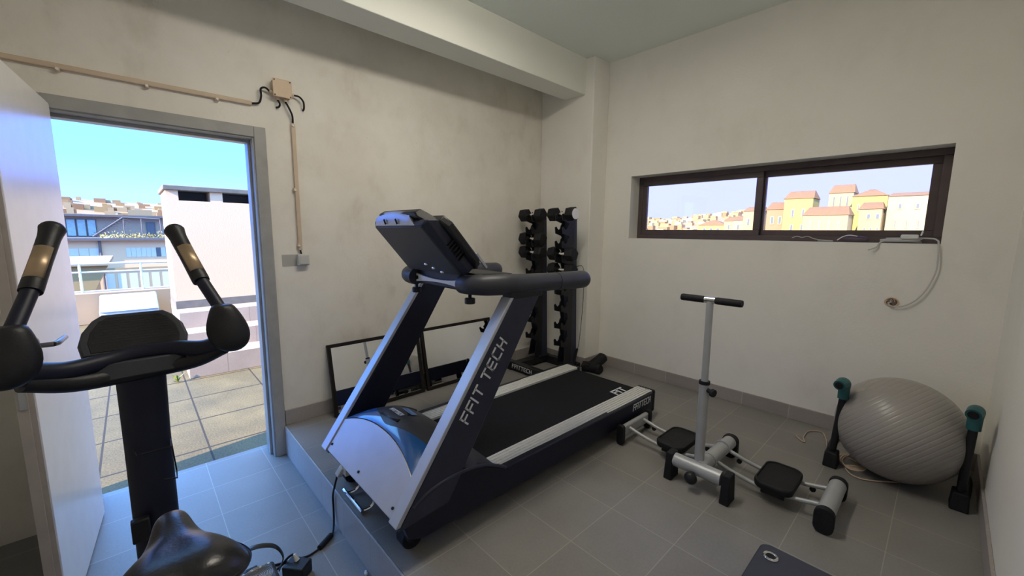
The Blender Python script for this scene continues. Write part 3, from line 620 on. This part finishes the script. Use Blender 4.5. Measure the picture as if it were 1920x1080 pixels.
MB().tube([(-1.12, 0, -.0), (-1.25, 0, -.06), (-1.45, 0, -.06), (-1.60, -.01, .02)], .05, 16, 5).build('main_frame', NAVY, BK)
for x in (-.92, -1.86):
    st = MB().cyl((x, -.24, ZL + .035), (x, .24, ZL + .035), .028).build('stabilizer', NAVY, BK)
    for s in (-1, 1): MB().cyl((x, s * .235, ZL + .032), (x, s * .275, ZL + .032), .032).build('rubber_foot', RUB, st)
MB().tube([(-.92, 0, ZL + .05), (-1.05, 0, ZL + .10), (-1.2, 0, -.05)], .026, 12, 4).tube([(-1.86, 0, ZL + .05), (-1.78, 0, ZL + .10), (-1.62, 0, -.02)], .026, 12, 4).build('base_tube', NAVY, BK)
MB().cyl((-1.55, -.075, .03), (-1.55, .062, .03), .185, n=40).build('flywheel_cover', BLACKP, BK, bevel=.02, seg=3)
MB().cyl((-1.40, -.12, .03), (-1.40, .12, .03), .02).build('crank_axle', STEEL, BK)
for s, dx, dz in ((1, -.13, .03), (-1, .13, -.09)):
    ck = MB().tube([(-1.40, s * .115, .03), (-1.40 + dx, s * .125, .03 + dz)], .013, 10).build('crank', STEEL, BK)
    px_, py_, pz_ = -1.40 + dx, s * .225, .03 + dz
    pd = MB().box(px_ - .055, px_ + .045, py_ - .055, py_ + .06, pz_ - .012, pz_ + .014)
    pd = pd.build('foot_pedal', DARKP, BK, bevel=.012, seg=3)
    rg = MB()
    for k in range(9): rg.tube([(px_ - .005 + (.006 + .005 * k) * math.cos(a), py_ + .0 + (.006 + .005 * k) * math.sin(a), pz_ + .0145) for a in [2 * math.pi * i / 20 for i in range(20)]], .0016, 5, closed=True)
    rg.build('pedal_ribs', STEEL, pd)
    sd = MB()
    for k in range(4): sd.ball((px_ - .044, py_ - .036 + .026 * k, pz_ + .014), .0045, (1, 1, .5), 8, 5)
    sd.build('pedal_studs', WHITEP, pd)
    MB().tube([(px_ - .03, py_ - .062, pz_), (px_ - .03, py_ - .095, pz_ + .045), (px_ - .03, py_ - .075, pz_ + .095), (px_ - .025, py_ - .01, pz_ + .115), (px_ - .015, py_ + .055, pz_ + .095), (px_ - .005, py_ + .082, pz_ + .045), (px_, py_ + .066, pz_)], .012, 10, 6, flat=.22, up=(0, 0, 1)).build('pedal_strap', LEATH, pd)
# mast: oval column
ms = []
for x, y, z, a, b in ((-1.585, -.014, -.05, .05, .055), (-1.60, -.015, .35, .047, .054), (-1.625, -.014, .65, .045, .055), (-1.645, -.012, .84, .044, .058), (-1.65, -.012, .90, .05, .07)):
    ms.append([(x + a * math.cos(t_) , y + b * math.sin(t_), z) for t_ in [2 * math.pi * j / 28 for j in range(28)]])
MB().loft(ms).build('mast', NAVY, BK, ang=60)
MB().box(-1.56, -1.535, -.072, -.03, .36, .43).build('bottle_bracket', BLACKP, BK, bevel=.004)
MB().tube([(-1.60, -.048, .625), (-1.545, -.04, .626), (-1.545, .035, .628), (-1.60, .038, .628), (-1.60, .044, .522), (-1.545, .042, .522), (-1.548, .012, .528)], .0022, 6).build('wire_holder', BLACKP, BK)
# handlebar, pods, grips
MB().tube([(-1.50, -.235, .93), (-1.555, -.16, .905), (-1.60, -.08, .905), (-1.615, -.012, .912), (-1.60, .065, .915), (-1.555, .135, .912), (-1.52, .19, .93)], [.03, .026, .024, .025, .024, .026, .03], 16, 6).build('crossbar', NAVY, BK)
MB().tube([(-1.50, -.225, .905), (-1.56, -.14, .868), (-1.61, -.012, .858), (-1.57, .11, .875), (-1.52, .185, .915)], [.022, .024, .026, .024, .022], 14, 6).build('lower_bar', BLACKP, BK)
MB().obox((-1.585, -.012, .880), (.03, .0, .0), (0, .205, .004), (-.012, 0, .045)).build('display_holder', DARKP, BK, bevel=.004)
for s in (-1, 1):
    MB().obox((-1.573, -.012 + s * .115, .884), (.035, 0, 0), (0, .02, 0), (-.01, 0, .04)).build('holder_clip', BLACKP, BK, bevel=.003)
# console: rounded slab tilted to the rider
ol = [(-.118, -.02), (.118, -.02), (.125, .02), (.116, .062), (.094, .098), (.072, .116), (-.072, .116), (-.094, .098), (-.116, .062), (-.125, .02)]
cu = Vector((0, 1, .0)); cv = Vector((-.62, 0, .78)).normalized(); cw = Vector((.78, 0, .62)).normalized(); c0 = Vector((-1.66, -.014, .925))
cs = MB().loft([[c0 + cu * u * k + cv * (v * k + .004 * (1 - k)) + cw * d for u, v in ol] for k, d in ((.85, -.05), (.98, -.03), (1, .0), (.97, .012))]).build('console', DARKP, BK, bevel=.004)
MB().loft([[c0 + cu * u * k + cv * (.02 + (v - .02) * k + .002) + cw * d for u, v in ol] for k, d in ((.84, .0115), (.82, .0135))]).build('display_panel', BLACKP, cs)
ds = MB()
for k in range(9): ds.obox(c0 + cv * (.018 + .009 * k) + cw * .014, cu * (.19 - .004 * k), cv * .0012, cw * .001)
ds.build('panel_lines', DARKP, cs)
for s, px0, g0, g1, pn in ((1, (-1.50, .198, .965), (-1.535, .178, 1.03), (-1.745, .104, 1.283), 'right'), (-1, (-1.47, -.235, .965), (-1.52, -.222, 1.03), (-1.735, -.157, 1.285), 'left')):
    P0, G0, G1 = Vector(px0), Vector(g0), Vector(g1); ax = (G1 - G0).normalized()
    # pod: flattened teardrop shell at the bar end
    rings = []
    for t_, r1, r2 in ((-.06, .014, .010), (-.05, .036, .028), (-.03, .052, .038), (0, .058, .042), (.03, .052, .04), (.06, .040, .034), (.082, .030, .027), (.086, .02, .02)):
        c = P0 + Vector((-.0, s * -.006 * t_ / .06, t_))
        rings.append([c + Vector((math.sin(a) * r2 - .2 * t_, math.cos(a) * r1, 0)) for a in [2 * math.pi * j / 24 for j in range(24)]])
    pod = MB().loft(rings).build('bar_pod', BLACKP, BK, sub=1, ang=80)
    MB().cyl(P0 + Vector((-.01, 0, .04)), G0 + ax * .14, .0175).build('grip_tube', NAVY, BK)
    gs = G0 + ax * .12
    ln = (G1 - gs).length
    gr = MB().tube([gs, gs + ax * .004, gs + ax * (ln * .45), gs + ax * (ln * .8), gs + ax * (ln - .012), gs + ax * ln], [.021, .0235, .0225, .0235, .028, .022], 20, 3).build('grip', BLACKP, BK)
    for q in (-1, 1):
        sd = Vector((0, 1, 0)); fr = ax.cross(sd).normalized(); fr = fr if fr.x > 0 else -fr
        sd = fr.cross(ax).normalized()
    pr = []
    for d_ in (.03, ln * .60):
        pr.append([gs + ax * d_ + (fr * math.cos(a) + sd * math.sin(a)) * .0243 for a in [math.radians(-52 + 104 * i / 10) for i in range(11)]])
    pl_ = MB().loft(pr, cap=False, closed=False).build('sensor_plate', BRASS, gr, solid=.002); pl_['label'] = 'brass coloured pulse sensor plate'

# ------------------------------------------------------------------ fittings on the doorway wall
def conduit(name, p0, p1, label):
    d = (Vector(p1) - Vector(p0)).normalized(); n = Vector((1, 0, 0)); w_ = d.cross(n)
    return tag(MB().obox((Vector(p0) + Vector(p1)) / 2 + n * .009, d * (Vector(p1) - Vector(p0)).length, w_ * .024, n * .018).build(name, BEIGE, bevel=.004), label, 'conduit')
conduit('cable_conduit', (XL, YK, 2.013), (XL, .585, 2.013), 'horizontal cream cable conduit above the doorway')
conduit('cable_conduit', (XL, .799, 1.152), (XL, .799, 1.935), 'vertical cream cable conduit running down to the wall switch')
def clip(loc, label):
    t = thing('conduit_clip', label, 'clip', loc, 'conduit clips')
    x, y, z = loc
    MB().box(x, x + .02, y - .008, y + .008, z - .010, z + .014).build('clip_base', CREAM, t, bevel=.002)
    MB().cyl((x + .012, y, z), (x + .026, y, z), .006, n=10).build('clip_screw', WHITEP, t)
    return t
cl = clip((XL + .001, -.18, 1.998), 'cream clip under the horizontal conduit, closest to the open door leaf')
dup(cl, (XL + .001, .125, 1.998), 'cream clip under the horizontal conduit, midway over the doorway')
dup(cl, (XL + .001, .417, 1.998), 'cream clip under the horizontal conduit, nearest the junction box')
dup(cl, (XL + .001, .787, 1.532), 'cream clip halfway down the vertical conduit')
dup(cl, (XL + .001, .790, 1.182), 'cream clip at the lower end of the vertical conduit')
dup(cl, (XL + .001, .796, 1.925), 'cream clip at the upper end of the vertical conduit')
jb = thing('junction_box', 'square cream electrical junction box above the doorway corner', 'junction box', (XL, .742, 2.07))
rot = math.radians(-4)
MB().box(XL, XL + .045, .695, .79, 2.075, 2.17).build('box_body', CREAM, jb, bevel=.005)
jl = MB().box(XL + .045, XL + .051, .691, .794, 2.071, 2.174).build('box_lid', CREAM, jb, bevel=.003)
for y in (.70, .785):
    for z in (2.08, 2.165): MB().cyl((XL + .050, y, z), (XL + .053, y, z), .004, n=10).build('lid_screw', BLACKP, jl)
for p0, p1 in (((XL + .022, .695, 2.10), (XL + .022, .677, 2.10)), ((XL + .022, .79, 2.105), (XL + .022, .81, 2.105)), ((XL + .022, .72, 2.075), (XL + .022, .72, 2.058)), ((XL + .022, .762, 2.075), (XL + .022, .762, 2.056))):
    MB().cyl(p0, p1, .012, .009, n=14).build('cable_gland', CREAM, jb)
for pts, lb in (([(XL + .022, .678, 2.10), (XL + .03, .655, 2.112), (XL + .03, .632, 2.10), (XL + .026, .632, 2.06), (XL + .02, .62, 2.022), (XL + .012, .585, 2.013)], 'black cable looping from the junction box to the horizontal conduit'),
               ([(XL + .022, .81, 2.105), (XL + .03, .84, 2.10), (XL + .03, .862, 2.075), (XL + .022, .866, 2.04), (XL + .002, .866, 2.03)], 'black cable curling from the right side of the junction box into the wall'),
               ([(XL + .022, .72, 2.058), (XL + .03, .728, 2.035), (XL + .022, .724, 2.02), (XL + .002, .715, 2.018)], 'short black cable hooking from under the junction box into the wall'),
               ([(XL + .022, .762, 2.056), (XL + .03, .778, 2.02), (XL + .024, .795, 1.98), (XL + .010, .799, 1.93)], 'black cable dropping from the junction box into the vertical conduit')):
    tag(MB().tube(pts, .0055, 10, 6).build('cable', RUB), lb, 'cable')
tag(MB().tube([(XL + .01, .798, 1.155), (XL + .014, .803, 1.128)], .005, 8).build('cable', RUB), 'stub of black cable entering the top of the wall switch', 'cable')
sw = thing('wall_switch', 'small grey surface-mounted switch box beside the doorway', 'switch', (XL, .808, 1.055))
MB().box(XL, XL + .04, .776, .842, 1.055, 1.128).build('switch_box', GREYP, sw, bevel=.005)
MB().box(XL + .04, XL + .044, .784, .834, 1.063, 1.12).build('rocker', GREYP, sw, bevel=.002)
tag(MB().box(XL, XL + .001, .69, .776, 1.05, 1.125).build('paint_patch', mat('grey patch paint', (.42, .41, .39), .7)), 'rectangular grey unpainted patch on the wall left of the switch', 'paint patch')
tag(MB().cyl((XL, .633, 1.215), (XL + .012, .633, 1.215), .011).build('door_stop', CREAM, bevel=.003), 'small round cream knob on the wall right of the door frame', 'knob')

# ------------------------------------------------------------------ things on the window ledge
zs = 1.240
wc = []
random.seed(3)
def coil(cx, cy, rx, ry, n, z0):
    return [(cx + rx * math.cos(2 * math.pi * i / 8) * random.uniform(.75, 1), cy + ry * math.sin(2 * math.pi * i / 8) * random.uniform(.7, 1), z0 + .003 * i / 3 + random.uniform(0, .004)) for i in range(n)]
pts = [(-.335, 3.27, 1.196), (-.30, 3.285, 1.215), (-.27, 3.31, zs + .012)] + coil(-.20, 3.37, .095, .04, 20, zs + .006) + [(-.09, 3.36, zs + .03), (-.05, 3.33, zs + .02), (-.042, 3.29, 1.236), (-.036, 3.282, 1.16), (-.036, 3.281, 1.085), (-.060, 3.281, .99), (-.10, 3.281, .915), (-.155, 3.281, .872), (-.20, 3.282, .868), (-.213, 3.285, .885), (-.20, 3.298, .89)]
wc = tag(MB().tube(pts, .0042, 8, 6).build('white_cable', GREYP), 'pale cable bundled at the right of the window ledge and drooping to the wall outlet', 'cable')
MB().obox((-.165, 3.345, zs + .038), (.075, .01, .0), (-.006, .035, 0), (0, 0, .026)).build('cable_adapter', WHITEP, wc, bevel=.008, seg=3)
MB().cyl((-.118, 3.34, zs + .045), (-.112, 3.34, zs + .07), .004, n=8).build('adapter_pin', WHITEP, wc)
sg = thing('dark_pouch', 'dark purple-grey soft pouch lying on the window ledge beside the white cable', 'pouch', (-.42, 3.37, zs))
MB().ball((-.42, 3.37, zs + .021), .07, (1.05, .42, .3), 20, 10).build('pouch_body', mat('purple grey fabric', (.10, .07, .10), .6, var=.2, bump=.2), sg)
MB().tube([(-.50, 3.345, zs + .012), (-.47, 3.34, zs + .035), (-.44, 3.34, zs + .044), (-.40, 3.34, zs + .038)], .003, 6, 5).build('pouch_cord', WHITEP, sg)
tag(MB().tube([(-.75, 3.35, zs + .022), (-.72, 3.35, zs + .034), (-.69, 3.34, zs + .026), (-.66, 3.35, zs + .034), (-.62, 3.34, zs + .018), (-.56, 3.34, zs + .010), (-.52, 3.34, zs + .006), (-.60, 3.33, zs + .005)], .0022, 6, 6).build('thin_wire', GREYP), 'thin pale tangled wire on the window ledge left of the pouch', 'wire')
ot = thing('wall_outlet', 'broken bare wall outlet where the drooping pale cable ends', 'outlet', (-.20, YB, .885))
MB().tube([(-.20 + .030 * math.cos(a), YB - .002, .889 + .026 * math.sin(a)) for a in [2 * math.pi * i / 20 for i in range(20)]], .004, 6, closed=True).build('outlet_rim', CREAM, ot)
MB().cyl((-.20, YB - .0015, .889), (-.20, YB + .004, .889), .028).build('outlet_hole', mat('brown cavity', (.16, .11, .09), .8), ot)
for k in range(3): MB().tube([(-.20, YB, .889), (-.215 + .012 * k, YB - .012, .902 + .004 * k), (-.225 + .02 * k, YB - .016, .893)], .0018, 6, 4).build('bare_wire', ROPE, ot)

# ------------------------------------------------------------------ outside: terrace
PINKW = plaster('pinkish white render', (.66, .46, .30), (.58, .41, .27), .4, False)
PEACH = plaster('peach render', (.34, .24, .15), (.29, .20, .12), .5, False)
CONC = mat('weathered concrete cap', (.13, .12, .105), .8, var=.15)
YELW = plaster('yellow render', (.32, .22, .066), (.27, .18, .055), .4, False)
CREW = plaster('cream render', (.32, .22, .10), (.27, .19, .085), .4, False)
WHW = plaster('white render', (.31, .23, .125), (.26, .19, .105), .4, False)
ORAW = plaster('orange pink render', (.25, .135, .07), (.21, .115, .06), .4, False)
ROOFT = mat('terracotta roof tiles', (.18, .08, .024), .8, var=.15, scale=6)
SHUT = mat('dark window glass', (.10, .11, .12), .25, var=.1)
GREENG = mat('pale green window glass', (.30, .40, .38), .15, var=.1)
DGREY = mat('dark grey fascia', (.10, .09, .09), .6, var=.1)
struct('terrace_floor', MB().box(-9.2, XL - .215, -7, 7, -.5, -.212), PAVER, 'grey-beige paved roof terrace seen through the doorway', 'terrace')
struct('building_base', MB().box(-9.2, 2.2, -7, 7, -15, -.5), CREW, 'body of the building below the terrace', 'building')
struct('roof_slab', MB().box(XL - .215, XR + .2, YK - .2, YB + .22, ZC + .2, ZC + .24), CONC, 'roof of the gym room', 'roof')
struct('ground', MB().box(-420, 420, -420, 420, -15.4, -15), plaster('city ground', (.42, .38, .32), (.34, .31, .26), .6, False), 'ground of the city far below', 'ground')
struct('terrace_parapet', MB().box(-9.2, -9.0, -7, 7, -.212, .28), PEACH, 'low peach parapet along the terrace edge', 'parapet', bevel=.01)
rl = thing('terrace_railing', 'white metal railing on the terrace parapet', 'railing', (-9.1, 0, .28))
for z, r in ((.30, .012), (.60, .014), (.73, .018)): MB().cyl((-9.1, -6.8, z), (-9.1, 6.8, z), r, n=8).build('rail', GREYP, rl)
for k in range(-9, 10): MB().cyl((-9.1, k * .70 + .08, .28), (-9.1, k * .70 + .08, .73), .016, n=8).build('post', WHITEP, rl)
sk = thing('skylight', 'pale blue sloping skylight panel on the terrace before the parapet', 'skylight', (-8.6, -.1, -.212))
MB().prism([(-8.35, -.43, -.212), (-8.85, -.43, -.212), (-8.85, -.43, .24), (-8.35, -.43, .05)], (0, .66, 0)).build('curb', WHITEP, sk)
MB().loft([[(-8.33, -.42, .052), (-8.86, -.42, .246), (-8.86, .22, .246), (-8.33, .22, .052)], [(-8.325, -.42, .064), (-8.855, -.42, .258), (-8.855, .22, .258), (-8.325, .22, .064)]]).build('panel', mat('pale blue glass', (.42, .58, .74), .12), sk)
# stepped plinth with a white rendered block
vt = thing('vent_block', 'white rendered block with a slotted concrete cap standing on stepped plinths on the terrace', 'roof vent', (-6.3, 1.9, -.212), kind='structure')
for x0_, zt_ in ((-5.06, .0), (-5.36, .19), (-5.66, .37)): MB().box(-6.9, x0_, .315, 4.2, -.212, zt_).build('step', STEPM, vt, bevel=.004)
MB().box(-6.86, -5.95, .315, 4.2, .37, .46).build('skirting', CONC, vt)
m_ = MB().box(-6.85, -5.96, .32, 4.2, .46, 1.60)
for ya, yb in ((.32, .43), (.72, .84), (1.16, 1.28), (1.6, 1.72), (2.1, 2.22), (4.0, 4.2)): m_.box(-6.85, -5.96, ya, yb, 1.60, 1.71)
m_.build('wall', PINKW, vt)
MB().box(-6.45, -6.3, .33, 4.19, 1.59, 1.715).build('vent_dark_slab', DGREY, vt)  # dark slab added to give the openings a shaded inside
MB().box(-6.9, -5.93, .30, 4.25, 1.71, 1.765).build('cap', CONC, vt, bevel=.008)
wd_ = thing('weed', 'small green weed growing at the foot of the terrace step', 'plant', (-5.03, .22, -.212))
lf = MB()
for k in range(14):
    a = random.uniform(0, 6.28); l_ = random.uniform(.03, .07); h_ = random.uniform(.02, .09); c0_ = Vector((-5.03, .22, -.21)); d_ = Vector((math.cos(a), math.sin(a), 0)); s_ = Vector((-math.sin(a), math.cos(a), 0)) * .008
    lf.quad([c0_, c0_ + d_ * l_ * .5 + s_ + Vector((0, 0, h_ * .7)), c0_ + d_ * l_ + Vector((0, 0, h_)), c0_ + d_ * l_ * .5 - s_ + Vector((0, 0, h_ * .7))])
lf.build('leaves', mat('weed green', (.16, .22, .05), .6), wd_, normals=False)
# ------------------------------------------------------------------ outside: the block across the street beyond the terrace
bA = thing('office_block', 'long pinkish block with a row of pale green windows beyond the terrace railing', 'building', (-24, -1, -15))
MB().box(-28, -20, -14, 8, -15, .86).build('wall', plaster('pink facade render', (.66, .44, .25), (.58, .39, .22), .4, False), bA)
MB().box(-28.2, -19.8, -14, 8, .86, .95).build('cornice', DGREY, bA)
for k in range(14):
    y = -.16 + .135 * (k - 0) * 1.0
    if y > 2.2: break
    wf = MB().box(-20.03, -19.99, y, y + .125, .27, .60).build('window', SHUT if k in (6,) else GREYP, bA)
    MB().box(-20.04, -20.02, y + .012, y + .113, .29, .58).build('pane', SHUT if k >= 6 else GREENG, wf)
for k in range(3):
    y = -1.55 + .24 * k
    wf = MB().box(-20.03, -19.99, y, y + .22, .30, .60).build('window', GREYP, bA)
    MB().box(-20.04, -20.02, y + .015, y + .205, .32, .58).build('pane', SHUT if k == 1 else GREENG, wf)
for k in range(10):
    y = -.75 + .30 * k
    wf = MB().box(-20.03, -19.98, y, y + .22, -.95, -.30).build('window', GREYP, bA)
    MB().box(-20.04, -20.0, y + .02, y + .2, -.90, -.35).build('pane', GREENG if k % 3 else SHUT, wf)
MB().box(-20.10, -19.96, -14, 8, -.22, -.10).build('string_course', WHW, bA)
MB().cyl((-19.95, -.80, -2), (-19.95, -.80, .86), .035, n=8).build('drain_pipe', DGREY, bA)
MB().box(-27, -22.5, -14, 8, .95, 1.72).build('upper_storey', mat('grey cladding', (.34, .25, .17), .7, var=.05), bA)
MB().box(-27.3, -22.2, -14, 8, 1.72, 1.80).build('roof', DGREY, bA)
for k in range(3):
    y = -1.72 + .27 * k
    wf = MB().box(-22.53, -22.46, y, y + .25, .98, 1.62).build('window', DGREY, bA)
    MB().box(-22.48, -22.45, y + .02, y + .23, 1.0, 1.60).build('pane', GREENG, wf)
wf = MB().box(-22.53, -22.46, .50, .78, 1.0, 1.55).build('window', DGREY, bA); MB().box(-22.48, -22.45, .53, .75, 1.03, 1.52).build('pane', SHUT, wf)
MB().box(-24.5, -23.2, .0, .75, 1.80, 2.06).build('roof_house', WHW, bA)
pg = thing('pergola', 'dark slatted pitched pergola on the roof of the pinkish block', 'pergola', (-21.3, .0, .95))
for a, b in (((-21.3, -1.0, .98), (-21.3, -.15, 1.70)), ((-21.3, -.15, 1.70), (-21.3, .9, 1.66)), ((-22.4, -1.0, .98), (-22.4, -.15, 1.70))): MB().cyl(a, b, .025, n=6).build('beam', DGREY, pg)
for k in range(11):
    t_ = k / 11; MB().obox((-21.5, -.98 + .85 * t_ + .1, 1.0 + .70 * t_), (0, .35, -.14), (0, .008, .02), (.04, 0, 0)).build('slat', DGREY, pg)
for y in (-.15, .35, .9): MB().cyl((-21.3, y, .95), (-21.3, y, 1.68), .02, n=6).build('post', DGREY, pg)
lf = MB(); random.seed(11)
for k in range(900):
    c0_ = Vector((-20.4 + random.uniform(-.25, .25), random.uniform(-.8, 2.5), .95 + abs(random.gauss(0, .07)))); d_ = Vector((random.uniform(-1, 1), random.uniform(-1, 1), random.uniform(-.6, 1))).normalized(); s_ = d_.orthogonal().normalized()
    lf.quad([c0_, c0_ + d_ * .03 + s_ * .016, c0_ + d_ * .07, c0_ + d_ * .03 - s_ * .016])
tag(lf.build('roof_plants', mat('dry foliage', (.30, .27, .10), .7, var=.3), normals=False), 'straggly yellow-green plants along the roof edge under the pergola', 'plants', kind='stuff')
tag(MB().ball((-20.05, -.62, .93), .07, n=16, m=10).build('satellite_dish', WHITEP), 'round white satellite dish on the roof edge left of the pergola', 'satellite dish')
bB = thing('low_white_block', 'low cream block with a blue-grey sloping side just beyond the railing', 'building', (-15, -4, -15))
MB().prism([(-13.5, -9, -15), (-13.5, -.55, -15), (-13.5, -.75, -.25), (-13.5, -.45, .42), (-13.5, -9, .42)], (-3, 0, 0)).build('wall', CREW, bB)
MB().box(-16.6, -13.4, -9, -.42, .42, .50).build('roof_edge', WHW, bB)
# ------------------------------------------------------------------ outside: hills with the far city
def hill(i, j):
    a = math.radians(50 + 160 * i); r = 130 + 280 * j
    z = -15 + 34 * (max(0, (j - .05) / .95)) ** .9 + 2.4 * math.sin(a * 9 + j * 5) * j + 1.6 * math.sin(a * 23 + 2 * j) * j
    return Vector((r * math.cos(a), r * math.sin(a), z))
struct('hills', MB().grid(hill, 90, 24), plaster('dry hillside', (.30, .17, .08), (.22, .14, .08), .8), 'hazy hillside on the horizon', 'hills')
m, N, L, p = nodes('far houses')
g = N.new('ShaderNodeNewGeometry'); r_ = N.new('ShaderNodeValToRGB'); r_.color_ramp.interpolation = 'CONSTANT'; L.new(g.outputs['Random Per Island'], r_.inputs[0])
cols = [(.30, .19, .08), (.34, .25, .13), (.21, .115, .05), (.30, .20, .08), (.34, .26, .14), (.26, .15, .07)]
ee = r_.color_ramp.elements; ee[0].color = (*cols[0], 1); ee[1].position = .17; ee[1].color = (*cols[1], 1)
for k in range(2, 6): q = ee.new(k / 6); q.color = (*cols[k], 1)
L.new(r_.outputs[0], p.inputs['Base Color']); p.inputs['Roughness'].default_value = .8
hs_ = MB(); random.seed(5)
for k in range(3000):
    i, j = random.random(), random.uniform(.0, .98); c0_ = hill(i, j)
    w_, d_, h_ = random.uniform(2, 6), random.uniform(2, 6), random.uniform(1.5, 4) * (.6 + .6 * (1 - j))
    hs_.box(c0_.x - w_ / 2, c0_.x + w_ / 2, c0_.y - d_ / 2, c0_.y + d_ / 2, c0_.z - 3, c0_.z + h_)
tag(hs_.build('hillside_city', m), 'hazy far city of small ochre and white houses over the hillside', 'city', kind='stuff')
# ------------------------------------------------------------------ outside: the houses beyond the high window
def house(name, x0, x1, y, zt, wall, label, roof=None, rz=0, depth=2.6, wins=(), hip=False, wm=SHUT):
    t = thing(name, label, 'building', ((x0 + x1) / 2, y + depth / 2, -15))
    MB().box(x0, x1, y, y + depth, -15, zt).build('wall', wall, t)
    if roof:
        o_ = .08
        if hip == 'gable':
            MB().prism([(x0 - o_, y - o_, zt), (x1 + o_, y - o_, zt), ((x0 + x1) / 2, y - o_, zt + rz)], (0, depth + 2 * o_, 0)).build('roof', roof, t)
        else:
            i_ = min((x1 - x0) * (.42 if hip else .06), 3)
            MB().loft([[(x0 - o_, y - o_, zt), (x1 + o_, y - o_, zt), (x1 + o_, y + depth, zt), (x0 - o_, y + depth, zt)], [(x0 + i_, y + depth * .45, zt + rz), (x1 - i_, y + depth * .45, zt + rz), (x1 - i_, y + depth * .55, zt + rz), (x0 + i_, y + depth * .55, zt + rz)]]).build('roof', roof, t)
    for (a, b, z0_, z1_) in wins:
        wf = MB().box(a, b, y - .05, y + .05, z0_, z1_).build('window', WHW, t)
        MB().box(a + .08, b - .08, y - .07, y, z0_ + .08, z1_ - .08).build('pane', wm, wf)
    return t
def row(a, b, n, z0_, z1_, f=.5):
    s = (b - a) / n; return [(a + s * (i + .5 - f / 2), a + s * (i + .5 + f / 2), z0_, z1_) for i in range(n)]
house('town_house', -12.6, -11.15, 46, 3.75, ORAW, 'pink house with a red roof beside the window mullion', ROOFT, .75, wins=row(-12.4, -11.1, 2, 2.3, 3.1))
house('town_house', -10.95, -8.75, 45, 4.62, YELW, 'tall yellow house with an orange mansard roof left in the right-hand pane', ROOFT, .75, wins=row(-10.6, -9.0, 2, 2.9, 3.7, .35) + row(-10.6, -9.0, 2, 1.5, 2.3, .35))
house('town_house', -8.75, -5.75, 42, 2.95, CREW, 'low pale house with a long orange roof in the middle of the right-hand pane', ROOFT, .75, wins=row(-8.5, -6, 4, 1.6, 2.5, .3))
house('tower_house', -8.3, -6.5, 49, 5.25, WHW, 'white tower house with three tall windows rising behind the long orange roof', ROOFT, .85, wins=row(-8.15, -6.65, 3, 3.95, 5.0, .5))
house('town_house', -6.35, -4.0, 47.5, 4.75, YELW, 'yellow house with a low hipped orange roof right of the white tower', ROOFT, .65, hip=True, wins=row(-6.2, -4.2, 3, 3.4, 4.1, .3))
house('town_house', -5.35, -3.95, 44, 3.45, CREW, 'cream house with an orange roof and small paired windows in front of the yellow one', ROOFT, .6, wins=row(-5.0, -3.9, 2, 2.6, 3.1, .6) + row(-5.1, -3.9, 3, 1.7, 2.0, .6))
house('town_house', -3.75, -1.2, 45, 4.45, WHW, 'white house with a long thin orange roof at the right end of the window', ROOFT, .35, wins=row(-3.5, -1.5, 2, 3.4, 3.9, .3) + row(-3.5, -1.5, 3, 1.9, 2.6, .3))
house('town_house', -15.0, -13.3, 47, 3.7, CREW, 'cream house with a red roof in the left pane next to the mullion', ROOFT, .5, wins=row(-14.8, -13.5, 2, 2.2, 3.0))
house('town_house', -17.6, -15.3, 52, 2.95, WHW, 'low white house with three windows in the middle of the left pane', ROOFT, .5, wins=row(-17.4, -15.4, 3, 1.8, 2.5))
house('town_house', -21.5, -18.2, 60, 3.1, CREW, 'wide cream house with a tan roof farther off in the left pane', ROOFT, .6, wins=row(-21.2, -18.5, 4, 1.9, 2.7))
house('town_house', -27.5, -23.5, 66, 2.7, YELW, 'yellow far house with a tan roof at the left end of the left pane', ROOFT, .8, hip=True, wins=row(-27, -24, 3, 1.5, 2.3))
